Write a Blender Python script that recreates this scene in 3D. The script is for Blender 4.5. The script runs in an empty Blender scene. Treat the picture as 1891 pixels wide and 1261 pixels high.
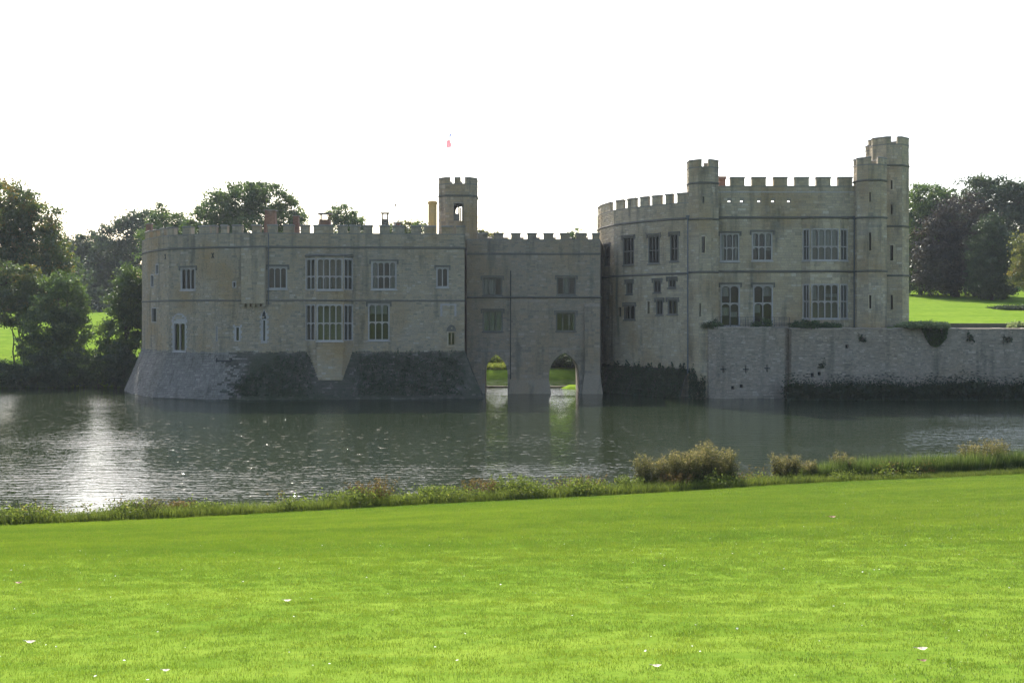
import bpy, math, random
import numpy as np
from mathutils import Vector, Matrix

R = math.radians
scene = bpy.context.scene
COL = scene.collection
rnd = random.Random(7)
nrg = np.random.default_rng(11)

# ------------------------------------------------------------------ camera
# calibration of the photograph: 1891 px wide, focal length 2100 px, horizon at row 580, eye 7.75 m above the water
F, CX, HZ, EYE = 2100.0, 945.5, 580.0, 7.75
cam_d = bpy.data.cameras.new('camera')
cam = bpy.data.objects.new('camera', cam_d)
COL.objects.link(cam)
cam.location = (0, 0, EYE)
cam.rotation_euler = (R(90), 0, 0)
cam_d.sensor_width = 36
cam_d.lens = F / 1891 * 36
cam_d.shift_y = -(630.5 - HZ) / 1891
cam_d.clip_start = 0.3
cam_d.clip_end = 6000
scene.camera = cam

# ------------------------------------------------------------------ sky, sun, exposure
SUN_EL, SUN_AZ = 43.0, -16.0
world = bpy.data.worlds.new('World')
scene.world = world
world.use_nodes = True
wn = world.node_tree
bg = wn.nodes['Background']
sky = wn.nodes.new('ShaderNodeTexSky')
sky.sky_type = 'NISHITA'
sky.sun_disc = False
sky.sun_elevation = R(SUN_EL)
sky.sun_rotation = R(SUN_AZ)
sky.air_density = 1.0
sky.dust_density = 3.0
sky.ozone_density = 1.0
wn.links.new(sky.outputs[0], bg.inputs[0])
bg.inputs[1].default_value = 0.15
sun_d = bpy.data.lights.new('sun', 'SUN')
sun_d.energy = 4.2
sun_d.angle = R(0.53)
sun_d.color = (1.0, 0.93, 0.82)
sun = bpy.data.objects.new('sun', sun_d)
COL.objects.link(sun)
sv = Vector((math.sin(R(SUN_AZ)) * math.cos(R(SUN_EL)), math.cos(R(SUN_AZ)) * math.cos(R(SUN_EL)), math.sin(R(SUN_EL))))
sun.rotation_euler = (-sv).to_track_quat('-Z', 'Y').to_euler()
sun.location = (0, 60, 80)
vs = scene.view_settings
vs.view_transform = 'Standard'
vs.look = 'None'
vs.exposure = 1.2
vs.gamma = 1.0
vs.use_curve_mapping = False
scene.render.engine = 'CYCLES'
cy = scene.cycles
cy.use_denoising = True
cy.max_bounces = 6
cy.diffuse_bounces = 2
cy.glossy_bounces = 3
cy.transmission_bounces = 3
cy.transparent_max_bounces = 6
cy.volume_bounces = 0
cy.use_adaptive_sampling = True
cy.adaptive_threshold = 0.015
cy.sample_clamp_indirect = 6.0
cy.caustics_reflective = False
cy.caustics_refractive = False

# ------------------------------------------------------------------ material helpers
def new_mat(name):
    m = bpy.data.materials.new(name)
    m.use_nodes = True
    t = m.node_tree
    t.nodes.clear()
    return m, t

def N(t, typ, **kw):
    n = t.nodes.new(typ)
    for k, v in kw.items():
        if k == 'inp':
            for i, x in v.items():
                n.inputs[i].default_value = x
        else:
            setattr(n, k, v)
    return n

def L(t, a, b):
    t.links.new(a, b)

def c4(c):
    return (c[0], c[1], c[2], 1.0)

def ramp(t, stops, interp='LINEAR'):
    r = N(t, 'ShaderNodeValToRGB')
    cr = r.color_ramp
    cr.interpolation = interp
    while len(cr.elements) < len(stops):
        cr.elements.new(0.5)
    for e, (p, c) in zip(cr.elements, stops):
        e.position = p
        e.color = c4(c) if len(c) == 3 else c
    return r

def pos_noise(t, scale, detail=3.0, stretch=(1, 1, 1), rough=0.55, offset=(0, 0, 0)):
    g = N(t, 'ShaderNodeNewGeometry')
    mp = N(t, 'ShaderNodeMapping')
    mp.inputs['Scale'].default_value = stretch
    mp.inputs['Location'].default_value = offset
    L(t, g.outputs['Position'], mp.inputs['Vector'])
    n = N(t, 'ShaderNodeTexNoise')
    n.inputs['Scale'].default_value = scale
    n.inputs['Detail'].default_value = detail
    n.inputs['Roughness'].default_value = rough
    L(t, mp.outputs[0], n.inputs['Vector'])
    return n.outputs['Fac']

def mixc(t, fac, a, b, mode='MIX'):
    m = N(t, 'ShaderNodeMix', data_type='RGBA', blend_type=mode)
    def put(sock, v):
        if isinstance(v, (int, float)):
            sock.default_value = v
        elif isinstance(v, tuple):
            sock.default_value = c4(v)
        else:
            L(t, v, sock)
    put(m.inputs['Factor'], fac)
    put(m.inputs['A'], a)
    put(m.inputs['B'], b)
    return m.outputs['Result']

def mrange(t, v, a, b, c=0.0, d=1.0):
    n = N(t, 'ShaderNodeMapRange')
    n.inputs[1].default_value = a
    n.inputs[2].default_value = b
    n.inputs[3].default_value = c
    n.inputs[4].default_value = d
    L(t, v, n.inputs[0])
    return n.outputs[0]

def out(t, sh):
    o = N(t, 'ShaderNodeOutputMaterial')
    L(t, sh, o.inputs['Surface'])

def stone_mat(name, cols, ochre=(0.30, 0.20, 0.085), ochre_amt=0.45, stain=(0.07, 0.07, 0.055), stain_amt=0.6, rough=0.92, gain=1.5):
    m, t = new_mat(name)
    at = N(t, 'ShaderNodeAttribute', attribute_name='tint')
    k = len(cols)
    mean = [sum(c[j] for c in cols) / k for j in range(3)]
    cols = [tuple((c[j] * 0.62 + mean[j] * 0.38) * (1.04, 1.0, 0.99)[j] * gain for j in range(3)) for c in cols]
    rp = ramp(t, [(i / (k - 1), c) for i, c in enumerate(cols)])
    L(t, at.outputs['Fac'], rp.inputs[0])
    col = rp.outputs[0]
    big = pos_noise(t, 0.22, 4.0)
    col = mixc(t, mrange(t, big, 0.48, 0.68, 0, ochre_amt), col, ochre)
    streak = pos_noise(t, 1.1, 4.0, (1, 1, 0.16))
    col = mixc(t, mrange(t, streak, 0.52, 0.74, 0, stain_amt), col, stain)
    blot = pos_noise(t, 0.9, 5.0, offset=(9, 3, 4))
    col = mixc(t, mrange(t, blot, 0.55, 0.78, 0, 0.3), col, (0.28, 0.275, 0.25))
    fine = pos_noise(t, 9.0, 4.0)
    col = mixc(t, 1.0, col, mixc(t, fine, (0.7, 0.7, 0.7), (1.25, 1.25, 1.25)), 'MULTIPLY')
    b = N(t, 'ShaderNodeBsdfPrincipled')
    b.inputs['Roughness'].default_value = rough
    b.inputs['Specular IOR Level'].default_value = 0.25
    L(t, col, b.inputs['Base Color'])
    bp = N(t, 'ShaderNodeBump')
    bp.inputs['Strength'].default_value = 0.6
    bp.inputs['Distance'].default_value = 0.03
    L(t, pos_noise(t, 14.0, 4.0), bp.inputs['Height'])
    L(t, bp.outputs[0], b.inputs['Normal'])
    out(t, b.outputs[0])
    return m

def plain_mat(name, col, rough=0.8, metal=0.0, var=0.25, spec=0.3, scale=3.0):
    m, t = new_mat(name)
    b = N(t, 'ShaderNodeBsdfPrincipled')
    b.inputs['Roughness'].default_value = rough
    b.inputs['Metallic'].default_value = metal
    b.inputs['Specular IOR Level'].default_value = spec
    n = pos_noise(t, scale, 4.0)
    lo = tuple(x * (1 - var) for x in col)
    hi = tuple(min(1, x * (1 + var)) for x in col)
    L(t, mixc(t, n, lo, hi), b.inputs['Base Color'])
    out(t, b.outputs[0])
    return m

def leaf_mat(name, cols, trans=0.45, gloss=0.06, glow=1.9):
    """leaf colours chosen along the attribute tint; light passes through the blades"""
    m, t = new_mat(name)
    at = N(t, 'ShaderNodeAttribute', attribute_name='tint')
    k = len(cols)
    rp = ramp(t, [(i / (k - 1), c) for i, c in enumerate(cols)])
    L(t, at.outputs['Fac'], rp.inputs[0])
    d = N(t, 'ShaderNodeBsdfDiffuse')
    tr = N(t, 'ShaderNodeBsdfTranslucent')
    gl = N(t, 'ShaderNodeBsdfGlossy')
    gl.inputs['Roughness'].default_value = 0.45
    gl.inputs['Color'].default_value = (0.8, 0.85, 0.8, 1)
    L(t, rp.outputs[0], d.inputs['Color'])
    L(t, mixc(t, 1.0, rp.outputs[0], (glow, glow * 1.02, glow * 0.62), 'MULTIPLY'), tr.inputs['Color'])
    a = N(t, 'ShaderNodeMixShader')
    a.inputs[0].default_value = trans
    L(t, d.outputs[0], a.inputs[1])
    L(t, tr.outputs[0], a.inputs[2])
    e = N(t, 'ShaderNodeMixShader')
    e.inputs[0].default_value = gloss
    L(t, a.outputs[0], e.inputs[1])
    L(t, gl.outputs[0], e.inputs[2])
    out(t, e.outputs[0])
    return m

M = {}
M['keep'] = stone_mat('ragstone_keep', [(0.10, 0.095, 0.075), (0.16, 0.14, 0.105), (0.20, 0.175, 0.125), (0.23, 0.185, 0.115), (0.27, 0.25, 0.21)], ochre=(0.28, 0.185, 0.08), ochre_amt=0.7, stain_amt=0.7)
M['link'] = stone_mat('ragstone_link', [(0.095, 0.085, 0.07), (0.13, 0.115, 0.09), (0.16, 0.135, 0.10), (0.19, 0.15, 0.10), (0.21, 0.19, 0.16)], ochre_amt=0.25, stain_amt=0.7)
M['main'] = stone_mat('ashlar_main', [(0.14, 0.13, 0.10), (0.19, 0.17, 0.125), (0.235, 0.205, 0.14), (0.27, 0.23, 0.15), (0.31, 0.285, 0.23)], ochre=(0.27, 0.18, 0.08), ochre_amt=0.62, stain_amt=0.75)
M['rubble'] = stone_mat('rubble_wall', [(0.095, 0.086, 0.072), (0.137, 0.122, 0.101), (0.18, 0.159, 0.128), (0.222, 0.194, 0.153), (0.295, 0.263, 0.217)], ochre_amt=0.12, stain_amt=0.5)
M['batter'] = stone_mat('mossy_batter', [(0.045, 0.05, 0.035), (0.068, 0.07, 0.05), (0.085, 0.084, 0.066), (0.11, 0.105, 0.085), (0.24, 0.23, 0.20)], ochre=(0.035, 0.05, 0.022), ochre_amt=0.75, stain_amt=0.5, gain=0.8)
M['mortar'] = stone_mat('lime_mortar', [(0.15, 0.14, 0.12), (0.17, 0.155, 0.13)], ochre_amt=0.3)
M['dressed'] = stone_mat('dressed_stone', [(0.24, 0.235, 0.225), (0.29, 0.285, 0.27), (0.34, 0.33, 0.315)], gain=1.1, ochre_amt=0.08, stain_amt=0.25)
M['string'] = stone_mat('weathered_string', [(0.075, 0.075, 0.066), (0.10, 0.098, 0.086), (0.14, 0.135, 0.12)], gain=1.1, ochre_amt=0.1, stain_amt=0.5)
M['coping'] = stone_mat('weathered_coping', [(0.09, 0.09, 0.08), (0.13, 0.125, 0.11), (0.18, 0.17, 0.15)], ochre_amt=0.15, stain_amt=0.5)
M['brick'] = stone_mat('chimney_brick', [(0.10, 0.062, 0.045), (0.15, 0.088, 0.06), (0.19, 0.12, 0.08)], ochre=(0.07, 0.05, 0.04), ochre_amt=0.5)
M['lichen'] = stone_mat('lichened_chimney', [(0.26, 0.17, 0.07), (0.34, 0.22, 0.08), (0.30, 0.24, 0.15)], ochre=(0.45, 0.24, 0.05), ochre_amt=0.7)
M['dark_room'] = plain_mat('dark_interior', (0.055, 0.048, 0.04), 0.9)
M['curtain'] = plain_mat('pale_curtain', (0.36, 0.36, 0.34), 0.9, var=0.15)
M['wood'] = plain_mat('dark_wood', (0.05, 0.035, 0.025), 0.6)
M['iron'] = plain_mat('black_iron', (0.03, 0.03, 0.032), 0.6, 0.3)
M['lead'] = plain_mat('lead_pipe', (0.10, 0.11, 0.12), 0.6, 0.2)
M['leadroof'] = plain_mat('lead_roof', (0.18, 0.19, 0.20), 0.7, 0.0)
M['white'] = plain_mat('white_paint', (0.78, 0.78, 0.76), 0.5, var=0.05)
M['bark'] = plain_mat('bark', (0.06, 0.05, 0.038), 0.95, var=0.5, scale=6)
M['dirt'] = plain_mat('bank_earth', (0.07, 0.055, 0.035), 0.95, var=0.4)

def glass_mat():
    m, t = new_mat('window_glass')
    fr = N(t, 'ShaderNodeFresnel')
    fr.inputs[0].default_value = 1.45
    tr = N(t, 'ShaderNodeBsdfTransparent')
    tr.inputs[0].default_value = (0.62, 0.66, 0.64, 1)
    gl = N(t, 'ShaderNodeBsdfGlossy')
    gl.inputs['Roughness'].default_value = 0.03
    gl.inputs['Color'].default_value = (0.95, 0.97, 1, 1)
    bp = N(t, 'ShaderNodeBump')
    bp.inputs['Strength'].default_value = 0.25
    bp.inputs['Distance'].default_value = 0.02
    L(t, pos_noise(t, 7.0, 2.0), bp.inputs['Height'])
    L(t, bp.outputs[0], gl.inputs['Normal'])
    x = N(t, 'ShaderNodeMixShader')
    L(t, fr.outputs[0], x.inputs[0])
    L(t, tr.outputs[0], x.inputs[1])
    L(t, gl.outputs[0], x.inputs[2])
    out(t, x.outputs[0])
    return m
M['glass'] = glass_mat()

def lawn_mat():
    m, t = new_mat('mown_grass')
    a = pos_noise(t, 0.35, 5.0, (0.35, 1, 1))
    b_ = pos_noise(t, 2.2, 4.0, (0.5, 1, 1))
    c = pos_noise(t, 16.0, 4.0, (0.6, 1, 1), rough=0.7)
    col = mixc(t, mrange(t, a, 0.35, 0.65), (0.108, 0.182, 0.023), (0.155, 0.228, 0.032))
    col = mixc(t, mrange(t, b_, 0.42, 0.62, 0, 0.55), col, (0.055, 0.115, 0.012))
    col = mixc(t, mrange(t, c, 0.5, 0.75, 0, 0.6), col, (0.15, 0.19, 0.03))
    col = mixc(t, mrange(t, c, 0.25, 0.42, 0.55, 0), col, (0.035, 0.07, 0.008))
    d = N(t, 'ShaderNodeBsdfDiffuse')
    L(t, col, d.inputs['Color'])
    bp = N(t, 'ShaderNodeBump')
    bp.inputs['Strength'].default_value = 0.5
    bp.inputs['Distance'].default_value = 0.04
    L(t, pos_noise(t, 22.0, 5.0, rough=0.7), bp.inputs['Height'])
    L(t, bp.outputs[0], d.inputs['Normal'])
    out(t, d.outputs[0])
    return m
M['lawn'] = lawn_mat()

def blade_mat():
    m, t = new_mat('grass_blade')
    a = pos_noise(t, 0.35, 5.0, (0.35, 1, 1))
    b_ = pos_noise(t, 1.7, 4.0, (0.5, 1, 1))
    oi = N(t, 'ShaderNodeObjectInfo')
    col = mixc(t, mrange(t, a, 0.35, 0.65), (0.070, 0.128, 0.015), (0.116, 0.176, 0.020))
    col = mixc(t, mrange(t, b_, 0.45, 0.65, 0, 0.6), col, (0.058, 0.108, 0.012))
    col = mixc(t, mrange(t, oi.outputs['Random'], 0.55, 1.0, 0, 0.5), col, (0.16, 0.18, 0.035))
    d = N(t, 'ShaderNodeBsdfDiffuse')
    L(t, col, d.inputs[0])
    tr = N(t, 'ShaderNodeBsdfTranslucent')
    L(t, mixc(t, 1.0, col, (1.7, 1.65, 1.0), 'MULTIPLY'), tr.inputs[0])
    gl = N(t, 'ShaderNodeBsdfGlossy')
    gl.inputs['Roughness'].default_value = 0.4
    x = N(t, 'ShaderNodeMixShader')
    x.inputs[0].default_value = 0.45
    L(t, d.outputs[0], x.inputs[1])
    L(t, tr.outputs[0], x.inputs[2])
    y = N(t, 'ShaderNodeMixShader')
    y.inputs[0].default_value = 0.05
    L(t, x.outputs[0], y.inputs[1])
    L(t, gl.outputs[0], y.inputs[2])
    out(t, y.outputs[0])
    return m
M['blade'] = blade_mat()

def water_mat():
    m, t = new_mat('lake_water')
    b = N(t, 'ShaderNodeBsdfPrincipled')
    b.inputs['Base Color'].default_value = (0.018, 0.026, 0.013, 1)
    b.inputs['Roughness'].default_value = 0.045
    b.inputs['IOR'].default_value = 1.333
    b.inputs['Specular IOR Level'].default_value = 0.5
    lanes = pos_noise(t, 0.045, 3.0, (0.3, 1.5, 1))
    w1 = pos_noise(t, 1.5, 1.0, (0.5, 1.3, 1), offset=(3, 1, 0))
    w2 = pos_noise(t, 6.5, 1.0, (0.55, 1.2, 1))
    amp0 = mrange(t, lanes, 0.42, 0.64, 0.30, 0.95)
    # the castle shelters the water in front of it; the wind reaches the open water to both sides
    gp_ = N(t, 'ShaderNodeNewGeometry')
    sx = N(t, 'ShaderNodeSeparateXYZ')
    L(t, gp_.outputs['Position'], sx.inputs[0])
    open_l = mrange(t, sx.outputs['X'], -12.0, -30.0, 0.0, 0.22)
    open_r = mrange(t, sx.outputs['X'], 20.0, 34.0, 0.0, 0.25)
    oa = N(t, 'ShaderNodeMath', operation='ADD')
    L(t, open_l, oa.inputs[0]); L(t, open_r, oa.inputs[1])
    ob = N(t, 'ShaderNodeMath', operation='ADD')
    L(t, oa.outputs[0], ob.inputs[0]); L(t, amp0, ob.inputs[1])
    amp = ob.outputs[0]
    s1 = N(t, 'ShaderNodeMath', operation='MULTIPLY')
    L(t, w1, s1.inputs[0])
    s1.inputs[1].default_value = 2.6
    s2 = N(t, 'ShaderNodeMath', operation='ADD')
    L(t, s1.outputs[0], s2.inputs[0])
    L(t, w2, s2.inputs[1])
    s3 = N(t, 'ShaderNodeMath', operation='MULTIPLY')
    L(t, s2.outputs[0], s3.inputs[0])
    L(t, amp, s3.inputs[1])
    # scattered steeper wavelets
    w3 = mrange(t, pos_noise(t, 3.2, 1.0, (0.45, 1.1, 1), offset=(7, 2, 0)), 0.65, 0.82, 0.0, 1.0)
    s4 = N(t, 'ShaderNodeMath', operation='ADD')
    L(t, s3.outputs[0], s4.inputs[0]); L(t, w3, s4.inputs[1])
    s3 = s4
    bp = N(t, 'ShaderNodeBump')
    bp.inputs['Strength'].default_value = 1.0
    bp.inputs['Distance'].default_value = 0.022
    L(t, s3.outputs[0], bp.inputs['Height'])
    L(t, bp.outputs[0], b.inputs['Normal'])
    out(t, b.outputs[0])
    return m
M['water'] = water_mat()

GREEN = [(0.022, 0.040, 0.012), (0.035, 0.062, 0.016), (0.050, 0.082, 0.020), (0.075, 0.105, 0.026)]
M['leaf_green'] = leaf_mat('leaf_green', GREEN)
M['leaf_autumn'] = leaf_mat('leaf_autumn', [(0.024, 0.040, 0.012), (0.040, 0.062, 0.016), (0.060, 0.082, 0.020), (0.12, 0.085, 0.022)])
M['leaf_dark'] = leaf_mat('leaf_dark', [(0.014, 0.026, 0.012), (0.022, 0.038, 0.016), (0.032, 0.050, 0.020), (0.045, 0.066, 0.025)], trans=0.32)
M['leaf_copper'] = leaf_mat('leaf_copper', [(0.016, 0.013, 0.015), (0.024, 0.018, 0.019), (0.036, 0.026, 0.026), (0.065, 0.046, 0.040)], trans=0.25, glow=1.4)
M['leaf_olive'] = leaf_mat('leaf_olive', [(0.045, 0.055, 0.016), (0.070, 0.078, 0.020), (0.10, 0.10, 0.028), (0.15, 0.12, 0.035)])
M['leaf_ivy'] = leaf_mat('leaf_ivy', [(0.010, 0.018, 0.008), (0.016, 0.028, 0.010), (0.024, 0.040, 0.014), (0.038, 0.055, 0.018)], trans=0.2, gloss=0.05)
M['leaf_bank'] = leaf_mat('leaf_bank', [(0.045, 0.060, 0.020), (0.075, 0.100, 0.026), (0.11, 0.14, 0.034), (0.17, 0.16, 0.06)], gloss=0.02)
M['leaf_shrub'] = leaf_mat('leaf_shrub', [(0.040, 0.042, 0.020), (0.062, 0.062, 0.028), (0.095, 0.088, 0.042), (0.22, 0.175, 0.11)], gloss=0.02)
M['leaf_rust'] = leaf_mat('leaf_rust', [(0.055, 0.048, 0.022), (0.080, 0.060, 0.028), (0.11, 0.068, 0.032), (0.10, 0.10, 0.035)], gloss=0.02)
M['leaf_silver'] = leaf_mat('leaf_silver', [(0.10, 0.13, 0.07), (0.16, 0.19, 0.11), (0.24, 0.27, 0.18)], gloss=0.02)
M['leaf_reed'] = leaf_mat('leaf_reed', [(0.025, 0.042, 0.014), (0.042, 0.065, 0.020), (0.065, 0.092, 0.028), (0.15, 0.17, 0.08)], gloss=0.02)

# ------------------------------------------------------------------ mesh helpers
class MB:
    """collects faces with a per-face tint"""
    def __init__(s):
        s.v, s.f, s.t = [], [], []
    def add(s, verts, faces, tint=0.5):
        o = len(s.v)
        s.v.extend(verts)
        for f in faces:
            s.f.append(tuple(i + o for i in f))
            s.t.append(tint)
    def quad(s, a, b, c, d, tint=0.5):
        s.add([a, b, c, d], [(0, 1, 2, 3)], tint)
    def build(s, name, mat, parent=None, kind=None, smooth=False):
        me = bpy.data.meshes.new(name)
        me.from_pydata([tuple(p) for p in s.v], [], s.f)
        a = me.attributes.new('tint', 'FLOAT', 'FACE')
        a.data.foreach_set('value', np.array(s.t, dtype=np.float32))
        if smooth:
            me.polygons.foreach_set('use_smooth', np.ones(len(s.f), dtype=bool))
        me.materials.append(M[mat] if isinstance(mat, str) else mat)
        me.update()
        return link(name, me, parent, kind)

def link(name, me, parent=None, kind=None):
    o = bpy.data.objects.new(name, me)
    COL.objects.link(o)
    if parent is not None:
        o.parent = parent
        o.matrix_parent_inverse = Matrix.Translation(-Vector(base_of(parent)))
    if kind:
        o['kind'] = kind
    return o

BASES = {}
def base_of(o):
    return BASES.get(o.name, (0, 0, 0))

def thing(name, label, cat, loc, group=None):
    o = bpy.data.objects.new(name, None)
    COL.objects.link(o)
    o.location = loc
    BASES[o.name] = tuple(loc)
    o.empty_display_size = 0.3
    o['label'] = label
    o['category'] = cat
    if group:
        o['group'] = group
    return o

def tag(o, label, cat, group=None, kind=None):
    o['label'] = label
    o['category'] = cat
    if group:
        o['group'] = group
    if kind:
        o['kind'] = kind
    return o

def X_(px, Y):
    return (px - CX) * Y / F
def Z_(py, Y):
    return EYE - (py - HZ) * Y / F
def PX(px, Y):
    return (X_(px, Y), Y)

def box_faces():
    return [(0, 3, 2, 1), (4, 5, 6, 7), (0, 1, 5, 4), (1, 2, 6, 5), (2, 3, 7, 6), (3, 0, 4, 7)]

def box(mb, x0, x1, y0, y1, z0, z1, tint=0.5):
    mb.add([(x0, y0, z0), (x1, y0, z0), (x1, y1, z0), (x0, y1, z0), (x0, y0, z1), (x1, y0, z1), (x1, y1, z1), (x0, y1, z1)], box_faces(), tint)

def tube(mb, pts, radii, n=8, tint=0.5, cap=True):
    """tapered tube along points"""
    P = [Vector(p) for p in pts]
    rings = []
    for i, p in enumerate(P):
        d = (P[min(i + 1, len(P) - 1)] - P[max(i - 1, 0)]).normalized()
        up = Vector((0, 0, 1)) if abs(d.z) < 0.9 else Vector((1, 0, 0))
        a = d.cross(up).normalized()
        b = a.cross(d).normalized()
        rings.append([tuple(p + (a * math.cos(2 * math.pi * k / n) + b * math.sin(2 * math.pi * k / n)) * radii[i]) for k in range(n)])
    v = [q for r in rings for q in r]
    f = []
    for i in range(len(P) - 1):
        for k in range(n):
            f.append((i * n + k, i * n + (k + 1) % n, (i + 1) * n + (k + 1) % n, (i + 1) * n + k))
    if cap:
        f.append(tuple(range(n - 1, -1, -1)))
        f.append(tuple(range((len(P) - 1) * n, len(P) * n)))
    mb.add(v, f, tint)

# ------------------------------------------------------------------ poly-line walls
class Poly:
    """plan outline, listed so that the outside lies on the right-hand side of the walking direction (towards -y when walking +x)"""
    def __init__(s, pts, closed=False):
        s.p = [Vector((a, b)) for a, b in pts]
        s.closed = closed
        n = len(s.p)
        s.ns = n if closed else n - 1
        s.seg = []
        s.cum = [0.0]
        for i in range(s.ns):
            a, b = s.p[i], s.p[(i + 1) % n]
            d = b - a
            ln = d.length
            d = d / ln
            s.seg.append((a, d, Vector((d.y, -d.x)), ln))
            s.cum.append(s.cum[-1] + ln)
        s.len = s.cum[-1]
        s.mit = []
        for i in range(n):
            if closed:
                n1, n2 = s.seg[(i - 1) % n][2], s.seg[i][2]
            else:
                n1 = s.seg[max(i - 1, 0)][2]
                n2 = s.seg[min(i, s.ns - 1)][2]
            s.mit.append((n1 + n2) / (1 + n1.dot(n2)))
    def tan_ends(s, i):
        """how much longer segment i gets per metre of outward offset, at its start and end"""
        a, d, nn, ln = s.seg[i]
        n = len(s.p)
        return -s.mit[i].dot(d), s.mit[(i + 1) % n].dot(d)
    def at(s, i, u, o, z):
        a, d, nn, ln = s.seg[i]
        q = a + d * u + nn * o
        return (q.x, q.y, z)
    def hit(s, px):
        """segment, u, depth where the sight line through photo column px meets the wall, nearest first"""
        k = (px - CX) / F
        best = None
        for i, (a, d, nn, ln) in enumerate(s.seg):
            den = d.x - k * d.y
            if abs(den) < 1e-9:
                continue
            u = (k * a.y - a.x) / den
            if -0.02 <= u <= ln + 0.02:
                Y = a.y + d.y * u
                if best is None or Y < best[2]:
                    best = (i, min(max(u, 0), ln), Y)
        return best
    def sub(s, U0, U1):
        """points and mitres between two running lengths"""
        res = []
        def pt(U):
            U = min(max(U, 0), s.len - 1e-6)
            for i in range(s.ns):
                if U <= s.cum[i + 1]:
                    a, d, nn, ln = s.seg[i]
                    return (a + d * (U - s.cum[i]), nn)
        res.append(pt(U0))
        for i in range(1, s.ns):
            if U0 + 0.01 < s.cum[i] < U1 - 0.01:
                res.append((s.p[i % len(s.p)], s.mit[i % len(s.p)]))
        res.append(pt(U1))
        return res

def sweep(mb, stations, prof, closed_path=False, tint=0.5, closed_prof=True):
    """stations: (point, mitre); prof: (outward, z)"""
    k = len(prof)
    v = []
    for p, m in stations:
        for o, z in prof:
            q = p + m * o
            v.append((q.x, q.y, z))
    f = []
    n = len(stations)
    for i in range(n if closed_path else n - 1):
        j = (i + 1) % n
        for a in range(k if closed_prof else k - 1):
            b = (a + 1) % k
            f.append((i * k + a, i * k + b, j * k + b, j * k + a))
    if not closed_path and closed_prof:
        f.append(tuple(range(k)))
        f.append(tuple((n - 1) * k + a for a in range(k - 1, -1, -1)))
    mb.add(v, f, tint)

def stations(poly):
    return list(zip(poly.p, poly.mit))

def wall_cells(mb, poly, i, z0, z1, ops, reveal=0.45):
    """one planar wall face with rectangular openings and their reveals"""
    ln = poly.seg[i][3]
    us = sorted({0.0, ln, *[min(max(x, 0), ln) for o in ops for x in o[:2]]})
    zs = sorted({z0, z1, *[min(max(x, z0), z1) for o in ops for x in o[2:4]]})
    for a, b in zip(us, us[1:]):
        for c, d in zip(zs, zs[1:]):
            um, zm = (a + b) / 2, (c + d) / 2
            if any(o[0] < um < o[1] and o[2] < zm < o[3] for o in ops):
                continue
            mb.quad(poly.at(i, a, 0, c), poly.at(i, b, 0, c), poly.at(i, b, 0, d), poly.at(i, a, 0, d), rnd.random())
    for (a, b, c, d) in [o[:4] for o in ops]:
        P = lambda u, o, z: poly.at(i, u, o, z)
        r = -reveal
        mb.quad(P(a, 0, c), P(a, 0, d), P(a, r, d), P(a, r, c))
        mb.quad(P(b, 0, d), P(b, 0, c), P(b, r, c), P(b, r, d))
        mb.quad(P(a, 0, d), P(b, 0, d), P(b, r, d), P(a, r, d))
        mb.quad(P(b, 0, c), P(a, 0, c), P(a, r, c), P(b, r, c))

def course_stones(u0, u1, z0, z1, ops, h, w, rg, margin=0.0, ends=(0, 0), off=None):
    """stones of a coursed wall: (ua, ub, za, zb)"""
    res = []
    z = z0
    while z < z1 - 0.05:
        hh = h * rg.uniform(0.78, 1.28)
        zb = min(z + hh, z1)
        if z1 - zb < h * 0.4:
            zb = z1
        e = off((z + zb) / 2) if off else 0.0
        a0, b0 = u0 - e * ends[0], u1 + e * ends[1]
        free = [(a0, b0)]
        for o in ops:
            if o[2] - margin < zb - 0.02 and o[3] + margin > z + 0.02:
                nf = []
                for a, b in free:
                    if o[1] + margin <= a or o[0] - margin >= b:
                        nf.append((a, b))
                    else:
                        if o[0] - margin - a > 0.06:
                            nf.append((a, o[0] - margin))
                        if b - o[1] - margin > 0.06:
                            nf.append((o[1] + margin, b))
                free = nf
        for a, b in free:
            u = a
            first = True
            while u < b - 0.03:
                ww = w * rg.uniform(0.55, 1.6) * (rg.uniform(0.4, 1) if first else 1)
                first = False
                ub = u + ww
                if b - ub < w * 0.45:
                    ub = b
                res.append((u, ub, z, zb))
                u = ub
        z = zb
    return res

UNIT = {}
def unit_block(mat, k):
    """shared meshes for single stones: unit block, front bevelled, one of 10 tints"""
    if (mat, k) not in UNIT:
        mb = MB()
        c = 0.06
        v = [(-.5, 0.3, -.5), (.5, 0.3, -.5), (.5, 0.3, .5), (-.5, 0.3, .5), (-.5 + c / 2, -1, -.5 + c), (.5 - c / 2, -1, -.5 + c), (.5 - c / 2, -1, .5 - c), (-.5 + c / 2, -1, .5 - c)]
        mb.add(v, [(4, 5, 6, 7), (0, 1, 5, 4), (1, 2, 6, 5), (2, 3, 7, 6), (3, 0, 4, 7)], k / 9)
        me = bpy.data.meshes.new('stone')
        me.from_pydata(mb.v, [], mb.f)
        a = me.attributes.new('tint', 'FLOAT', 'FACE')
        a.data.foreach_set('value', np.array(mb.t, dtype=np.float32))
        me.materials.append(M[mat])
        UNIT[(mat, k)] = me
    return UNIT[(mat, k)]

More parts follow.
